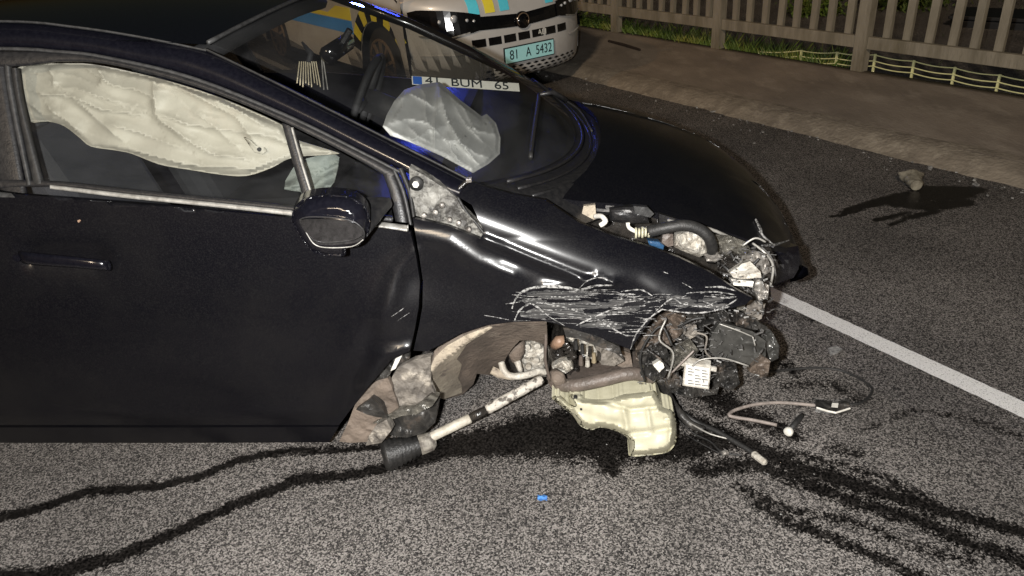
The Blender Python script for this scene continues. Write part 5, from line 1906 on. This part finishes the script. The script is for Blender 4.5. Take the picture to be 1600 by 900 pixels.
# exposed grey corner panel at the foot of the pillar
ex_out = [(639, 262), (660, 272), (700, 298), (714, 310), (722, 326), (738, 342), (752, 352), (757, 366), (748, 372), (718, 362), (690, 348), (646, 336), (641, 300)]
cp_ = blob('corner_cover', ex_out, .075, M['cover'], .009, 71, .03, 4, (0, .03, 0), smooth=True)
p = Vector(at_v(650, 288, .060))
sc = MB().tube([p + Vector((0, .012, 0)), p], .019, 18).build('grommet', M['rubber'], cp_, True)
MB().tube([p, p + Vector((0, -.005, .001))], .009, 6).build('screw_head', M['white'], sc)
for x, y in ((662, 338), (680, 333), (702, 345), (716, 350), (732, 360), (690, 322)):
    p = Vector(at_v(x, y, .058))
    MB().tube([p + Vector((0, .012, 0)), p], .0075, 10).build('grommet', M['steel'], cp_, True)
pipe('panel_lip', [(715, 308, .085), (728, 330, .08), (745, 350, .075), (757, 366, .07)], .004, M['rubber'])
pipe('pillar_hinge', [(712, 302, .09), (722, 290, .10), (735, 280, .11)], .006, M['oily'])
p = Vector(at_v(733, 281, .10))
MB().box(p, (.014, .014, .01)).build('hinge_bolt', M['steel'], CAR)

# door mirror
mo = [(456, 345), (460, 325), (476, 310), (510, 304), (548, 308), (570, 322), (578, 342), (574, 368), (560, 384), (540, 388), (538, 400), (506, 399), (484, 390), (468, 368)]


def mir_fn(x, y):
    e = poly_d(x, y, mo, True)
    return at_v(x, y, -.13 - .045 * min(1, e / 22) ** .5)


mir = panel('door_mirror', cat_rom(mo, 4, True), mir_fn, 4, M['paint_clean'], CAR, (-.012, .05, .0))
go = [(470, 344), (480, 340), (520, 341), (550, 347), (566, 360), (566, 374), (550, 383), (510, 385), (490, 380), (478, 362)]
panel('mirror_glass', cat_rom(go, 4, True), lambda x, y: (lambda p: (p[0], p[1] + (y - 360) * .00035 + (x - 520) * .0001, p[2]))(at_v(x, y, -.181)), 20, M['mirror'], mir, (0, .006, 0))
pipe('mirror_rim', [(469, 343, -.183), (480, 366, -.183), (492, 382, -.183), (512, 387, -.183), (550, 385, -.183), (568, 374, -.183)], .0014, M['moulding'], mir)
pipe('mirror_rim', [(469, 343, -.183), (482, 339, -.183), (520, 340, -.183), (552, 346, -.183), (568, 360, -.183), (568, 374, -.183)], .0016, M['trim'], mir)
MB().prism([at_v(x, y, -.12) for x, y in ((535, 350), (575, 350), (580, 362), (572, 372), (535, 372))], (0.03, .13, .02)).build('mirror_arm', M['trim'], CAR, bevel=.004)

# ================================================================== LOOSE THINGS
# number plate lying on the dashboard at the far side
def inside(x, y, d):
    p = Vector(ws_pt(x, y))
    dr = Vector(ray(x, y)).normalized()
    return p + dr * d


def car_world(p):
    return CAR_O + CF * p[0] + CL * p[1] + Vector((0, 0, p[2]))


np_o = empty('number_plate', car_world((.30, 1.25, .90)), YAW)
tag(np_o, 'white number plate with blue end strip standing on the dashboard behind the windscreen', 'number plate')
c4 = [Vector(at_v(x, y, v)) - Vector((.30, 1.25, .90)) for x, y, v in ((644, 132, 1.20), (812, 143, 1.34), (790, 133, 1.36), (630, 118, 1.22))]
ex = (c4[1] - c4[0])
W_ = ex.length
ex.normalize()
ey = c4[3] - c4[0]
ey = ey - ex * ey.dot(ex)
H_ = ey.length
ey.normalize()
ez = ex.cross(ey)
P4 = Matrix(((ex.x, ey.x, ez.x, c4[0].x), (ex.y, ey.y, ez.y, c4[0].y), (ex.z, ey.z, ez.z, c4[0].z), (0, 0, 0, 1)))


def plate_box(x0, x1, y0, y1, z, m, name):
    b = MB().box(((x0 + x1) / 2, (y0 + y1) / 2, z), (x1 - x0, y1 - y0, .002))
    me = b.mesh(name)
    me.transform(P4)
    return link(name, me, m, np_o)


plate_box(0, W_, 0, H_, 0, M['platewhite'], 'plate_panel')
plate_box(.004, W_ * .09, .002, H_ - .002, .0015, M['euro'], 'blue_strip')
for s_, x_ in (('41', .19), ('BUM', .50), ('65', .83)):
    text_obj('plate_text', s_, H_ * 1.30, M['ink'], np_o, P4 @ Matrix.Translation((W_ * x_, H_ * .5, .0025)), 1.25)

# straw tassel and cords hanging from the rear view mirror
tz = Vector((-.12, .86, 1.20))
ts = empty('straw_tassel', car_world((tz.x - .0, tz.y, tz.z)), YAW)
tag(ts, 'pale straw tassel ornament hanging below the rear view mirror', 'ornament')
for k in range(9):
    p0 = Vector(at_v(468 + k * 3.2, 96, .80)) - tz
    p1 = Vector(at_v(464 + k * 4.6, 130 + (k % 3) * 3, .78)) - tz
    MB().tube([p0, p1], .0022, 5).build('straw', M['straw'], ts)
p0, p1, p2 = [Vector(at_v(x, y, v)) - tz for x, y, v in ((472, 66, .84), (486, 84, .82), (482, 98, .80))]
MB().tube([p0, p1, p2], [.004, .012, .010], 8).build('binding', M['interior'], ts, True)
for dx in (0, 6):
    q0, q1 = [Vector(at_v(x, y, .80)) - tz for x, y in ((502 + dx * .3, 84), (506 + dx, 140))]
    MB().tube([q0, q1], .0022, 5).build('cord', M['moulding'], ts)

# washer reservoir
ro = [(863, 624), (868, 618), (876, 618), (892, 632), (889, 620), (894, 615), (908, 616), (914, 622), (935, 624), (958, 622), (975, 616), (1002, 613), (1022, 610), (1030, 622), (1036, 636), (1050, 641), (1056, 655), (1058, 676), (1055, 694), (1042, 707), (1010, 712), (986, 713), (982, 708), (984, 692), (978, 682), (958, 672), (938, 668), (922, 672), (905, 664), (894, 648)]
RES_C = Vector(at_z(1015, 712, 0))
res = empty('washer_reservoir', car_world(RES_C), YAW)
tag(res, 'cream plastic fluid reservoir resting on the wet asphalt under the torn nose of the car', 'fluid tank')
ROR = [([(905, 624), (945, 628), (985, 640), (1030, 636)], .012, 4), ([(975, 640), (982, 680)], .010, 5), ([(983, 678), (1020, 674), (1055, 668)], .012, 5), ([(1012, 640), (1018, 674)], .008, 4), ([(1040, 655), (1056, 654)], .008, 3), ([(1050, 645), (1046, 700)], .008, 4), ([(895, 640), (940, 656), (980, 666)], .006, 7)]


def res_fn(x, y):
    e = poly_d(x, y, ro, True)
    v = RES_C[1] - .012 - .055 * min(1, e / 9) ** .6
    v += sum((-a if k % 2 else a) * math.exp(-(poly_d(x, y, pl) / w) ** 2) for k, (pl, a, w) in enumerate(ROR))
    v -= .006 * noise.noise((x * .05, y * .05, 2))
    p = at_v(x, y, v + (712 - y) * .0006)
    return (p[0] - RES_C.x, p[1] - RES_C.y, p[2] - RES_C.z)


def panel_off(name, out, fn, r, m, par, fl, **k):
    return panel(name, out, fn, r, m, par, fl, **k)


EYE_S = EYE
EYE_KEEP = Vector(EYE)
tankb = panel('tank_body', cat_rom(ro, 3, True), res_fn, 2.6, M['cream'], res, (0, .075, .0))
for x, y, r in ((899, 622, .006), (908, 639, .004)):
    p = Vector(res_fn(x, y))
    MB().tube([p + Vector((0, .01, 0)), p + Vector((0, -.003, 0))], r, 10).build('mounting_hole', M['interior'], tankb)

# drive shaft with its boot
S0 = Vector(at_v(848, 592, .26))
B0 = Vector(at_z(628, 704, .055))
ds_o = Vector((B0.x, B0.y, 0))
ds = empty('drive_shaft', car_world(ds_o), YAW)
tag(ds, 'loose drive shaft with mottled white paint and ribbed black boot lying beside the wheel arch', 'drive shaft')
pth = [Vector(at_v(x, y, 0)) for x, y in ((0, 0),)]


def sh(t):
    p = B0.lerp(S0, t)
    p.z -= .01 * math.sin(math.pi * t)
    return p - ds_o


MB().tube([sh(.02), sh(.22)], .016, 12).build('shaft', M['steel'], ds, True)
MB().tube([sh(.19), sh(.21), sh(.47), sh(.48)], [.014, .0165, .0165, .014], 14).build('shaft', M['shaftw'], ds, True)
MB().tube([sh(.47), sh(.53), sh(.60)], [.014, .017, .014], 12).build('shaft_joint', M['oily'], ds, True)
MB().tube([sh(.59), sh(.61), sh(.98), sh(1.0)], [.013, .0175, .0165, .012], 14).build('shaft', M['shaft'], ds, True)
bx = (B0 - S0).normalized()
bx = Vector((bx.x, bx.y, -.05)).normalized()
pp, rr = [], []
for k in range(17):
    t = k / 16
    pp.append(B0 - ds_o + bx * (-.075 + .13 * t))
    rr.append((.026 + .034 * t ** .8) * (1.0 if k % 2 else .86))
pp += [pp[-1] + bx * .01]
rr += [.045]
MB().tube(pp, rr, 22).build('boot', M['boot'], ds, True)
MB().tube([B0 - ds_o - bx * .115, B0 - ds_o - bx * .10, B0 - ds_o - bx * .06], [.018, .032, .034], 16).build('boot_clamp', M['bootgrey'], ds, True)


def gw(x, y, z=.006):
    return on_z(x, y, z)


def ground_tube(name, pts, r, m, parent, origin, n=6):
    P = [gw(*p) - origin for p in pts]
    return MB().tube(cat_rom(P, 5), r, n).build(name, m, parent, True)


# wiring harness trailing on to the road
wo = gw(1130, 670, 0)
wh = empty('wiring_harness', wo)
tag(wh, 'torn black wiring harness with pale plug trailing from the nose on to wet asphalt', 'wiring')
ground_tube('sheath', [(1028, 592, .20), (1036, 612, .13), (1050, 632, .06), (1085, 658, .012), (1120, 674, .012), (1158, 696, .012), (1196, 720, .010)], .009, M['rubber'], wh, wo, 8)
ground_tube('sheath', [(1030, 590, .22), (1044, 618, .12), (1058, 640, .05), (1078, 662, .012), (1100, 672, .01)], .014, M['torn'], wh, wo, 8)
ground_tube('pale_wire', [(1036, 620, .10), (1060, 650, .03), (1085, 665, .02), (1110, 678, .018), (1150, 690, .008), (1176, 708, .008)], .003, M['moulding'], wh, wo)
ground_tube('thin_wire', [(1060, 656, .02), (1082, 676, .006), (1110, 690, .006), (1128, 706, .006), (1160, 712, .006)], .0028, M['rubber'], wh, wo)
ground_tube('thin_wire', [(1064, 660, .02), (1070, 676, .006), (1090, 690, .006), (1132, 712, .006)], .002, M['rubber'], wh, wo)
a, b = gw(1176, 708, .012) - wo, gw(1197, 724, .012) - wo
MB().tube([a, a.lerp(b, .1), a.lerp(b, .9), b], [.007, .012, .011, .006], 8).build('plug', M['cast'], wh)
p = gw(1133, 708, .012) - wo
MB().tube([p - Vector((.009, 0, 0)), p + Vector((.009, .003, 0))], .008, 8).build('clip', M['steel'], wh)

# black cable loop
co = gw(1300, 600, 0)
cb = ground_tube('cable_loop', [(1196, 582, .02), (1230, 578), (1270, 575), (1310, 578), (1340, 590), (1362, 606), (1358, 620), (1344, 630), (1328, 632)], .0045, M['rubber'], None, co)
cb.location = co
tag(cb, 'thin black cable looping over the asphalt in front of the broken nose', 'cable')
# grey hose
ho = gw(1200, 640, 0)
h_ = ground_tube('grey_hose', [(1214, 664, .008), (1180, 657, .008), (1150, 652, .008), (1139, 648, .012), (1150, 640, .01), (1180, 632, .01), (1215, 629, .01), (1250, 631, .01), (1278, 634, .01)], .0065, M['hose'], None, ho)
h_.location = ho
tag(h_, 'bent faded grey hose lying on the road between cable and plug', 'hose')
# torn film tag
to = gw(1300, 634, 0)
tt = empty('torn_tag', to)
tag(tt, 'crumpled dark and white torn tag at the end of the grey hose', 'tag')
mb = MB()
rows = []
for i in range(7):
    row = []
    for j in range(5):
        x, y = 1274 + i * 9, 624 + j * 5 + (3 - abs(i - 3)) * 1.2
        row.append(gw(x, y, .010 + .014 * (1 + noise.noise((i * .9, j * .9, 3)))) - to)
    rows.append(row)
mb.quad_grid(rows)
o = mb.build('film', M['torn'], tt)
o.modifiers.new('s', 'SOLIDIFY').thickness = .002
for k, pl in enumerate(([(1276, 637), (1292, 642), (1306, 645), (1328, 638)], [(1300, 630), (1310, 631), (1309, 637), (1299, 636)])):
    P = [gw(x, y, .034) - to for x, y in pl]
    if k == 0:
        MB().tube(P, .004, 5).build('white_edge', M['white'], tt)
    else:
        MB().prism(P, (0, 0, .002)).build('white_patch', M['white'], tt)
# white capped plug
po = gw(1236, 668, 0)
pg = empty('capped_plug', po)
tag(pg, 'small black plug with a round white cap lying by the grey hose', 'plug')
a, b = gw(1254, 648, .012) - po, gw(1234, 672, .012) - po
MB().tube([a, a.lerp(b, .2), b], [.007, .010, .010], 10).build('body', M['rubber'], pg, True)
d = (b - a).normalized()
MB().tube([b, b + d * .004, b + d * .016, b + d * .02], [.012, .0155, .0155, .010], 14).build('cap', M['white'], pg, True)

# crushed cup at the edge of the dark puddle
uo = gw(1426, 292, 0)
cpn = empty('crushed_cup', uo)
tag(cpn, 'crushed clear plastic cup lying by the dark puddle near the kerb', 'cup')
mb = MB()
rows = []
ax = (gw(1420, 276, .04) - gw(1430, 294, .03))
ax.normalize()
for i in range(9):
    t = i / 8
    r0 = .032 + .022 * t
    c = Vector((0, 0, .036)) + ax * (-.06 + .13 * t)
    s1 = ax.cross(Vector((0, 0, 1))).normalized()
    s2 = s1.cross(ax)
    rows.append([c + (s1 * math.cos(a) + s2 * math.sin(a) * .75) * r0 * (1 + .55 * noise.noise((i * .6, math.cos(a) * 1.3, math.sin(a) * 1.3 + 4))) for k, a in [(k, 2 * math.pi * k / 16) for k in range(16)]])
mb.quad_grid(rows, True)
mb.build('cup_wall', M['crush'], cpn, True)
MB().tube([Vector((0, 0, .036)) - ax * .062, Vector((0, 0, .036)) - ax * .056], .030, 14).build('cup_base', M['crush'], cpn)

# blue film scrap
bo = gw(848, 777, 0)
mb = MB()
rows = [[gw(840 + i * 5, 773 + j * 4 + (i % 2) * 2, .004 + .006 * ((i + j) % 2)) - bo for j in range(3)] for i in range(4)]
mb.quad_grid(rows)
o = mb.build('film_scrap', M['bluefilm'], None, loc=bo)
o.modifiers.new('s', 'SOLIDIFY').thickness = .001
tag(o, 'tiny scrap of blue plastic film on the dry asphalt in front', 'scrap')
# pale chip near the lane line
po = gw(1304, 548, 0)
o = MB().prism([gw(x, y, .004) - po for x, y in ((1294, 546), (1306, 542), (1316, 547), (1308, 553), (1298, 556))], (0, 0, .006)).build('plastic_chip', M['chip'], None, loc=po)
tag(o, 'pale broken plastic chip on the asphalt between nose and lane line', 'plastic chip')
# scattered crumbs of glass and plastic
mb = MB()
rnd = random.Random(9)
for _ in range(170):
    if rnd.random() < .55:
        x, y = rnd.gauss(1180, 130), rnd.gauss(650, 60)
    else:
        x, y = rnd.uniform(0, 1600), rnd.uniform(560, 900)
    if y < 300 or y > 910:
        continue
    p = gw(x, y, .003)
    if to_local(p)[0] < .2 and to_local(p)[1] > 0:
        continue
    q = Matrix.Rotation(rnd.random() * 6.28, 3, 'Z') @ Matrix.Rotation(rnd.uniform(-.6, .6), 3, 'X')
    s = rnd.uniform(.0012, .0034)
    mb.box(p, (s * rnd.uniform(1, 2), s, s * .7), q)
for _ in range(160):
    p = rw(rnd.uniform(-7, -1), KW - .02 - abs(rnd.gauss(0, .16)), .004)
    q = Matrix.Rotation(rnd.random() * 6.28, 3, 'Z') @ Matrix.Rotation(rnd.uniform(-.6, .6), 3, 'X')
    k = rnd.uniform(.003, .010) if rnd.random() < .9 else rnd.uniform(.012, .022)
    mb.box(p, (k * rnd.uniform(1, 2), k, k * .7), q)
tag(mb.build('glass_crumbs', M['chip']), kind='stuff')
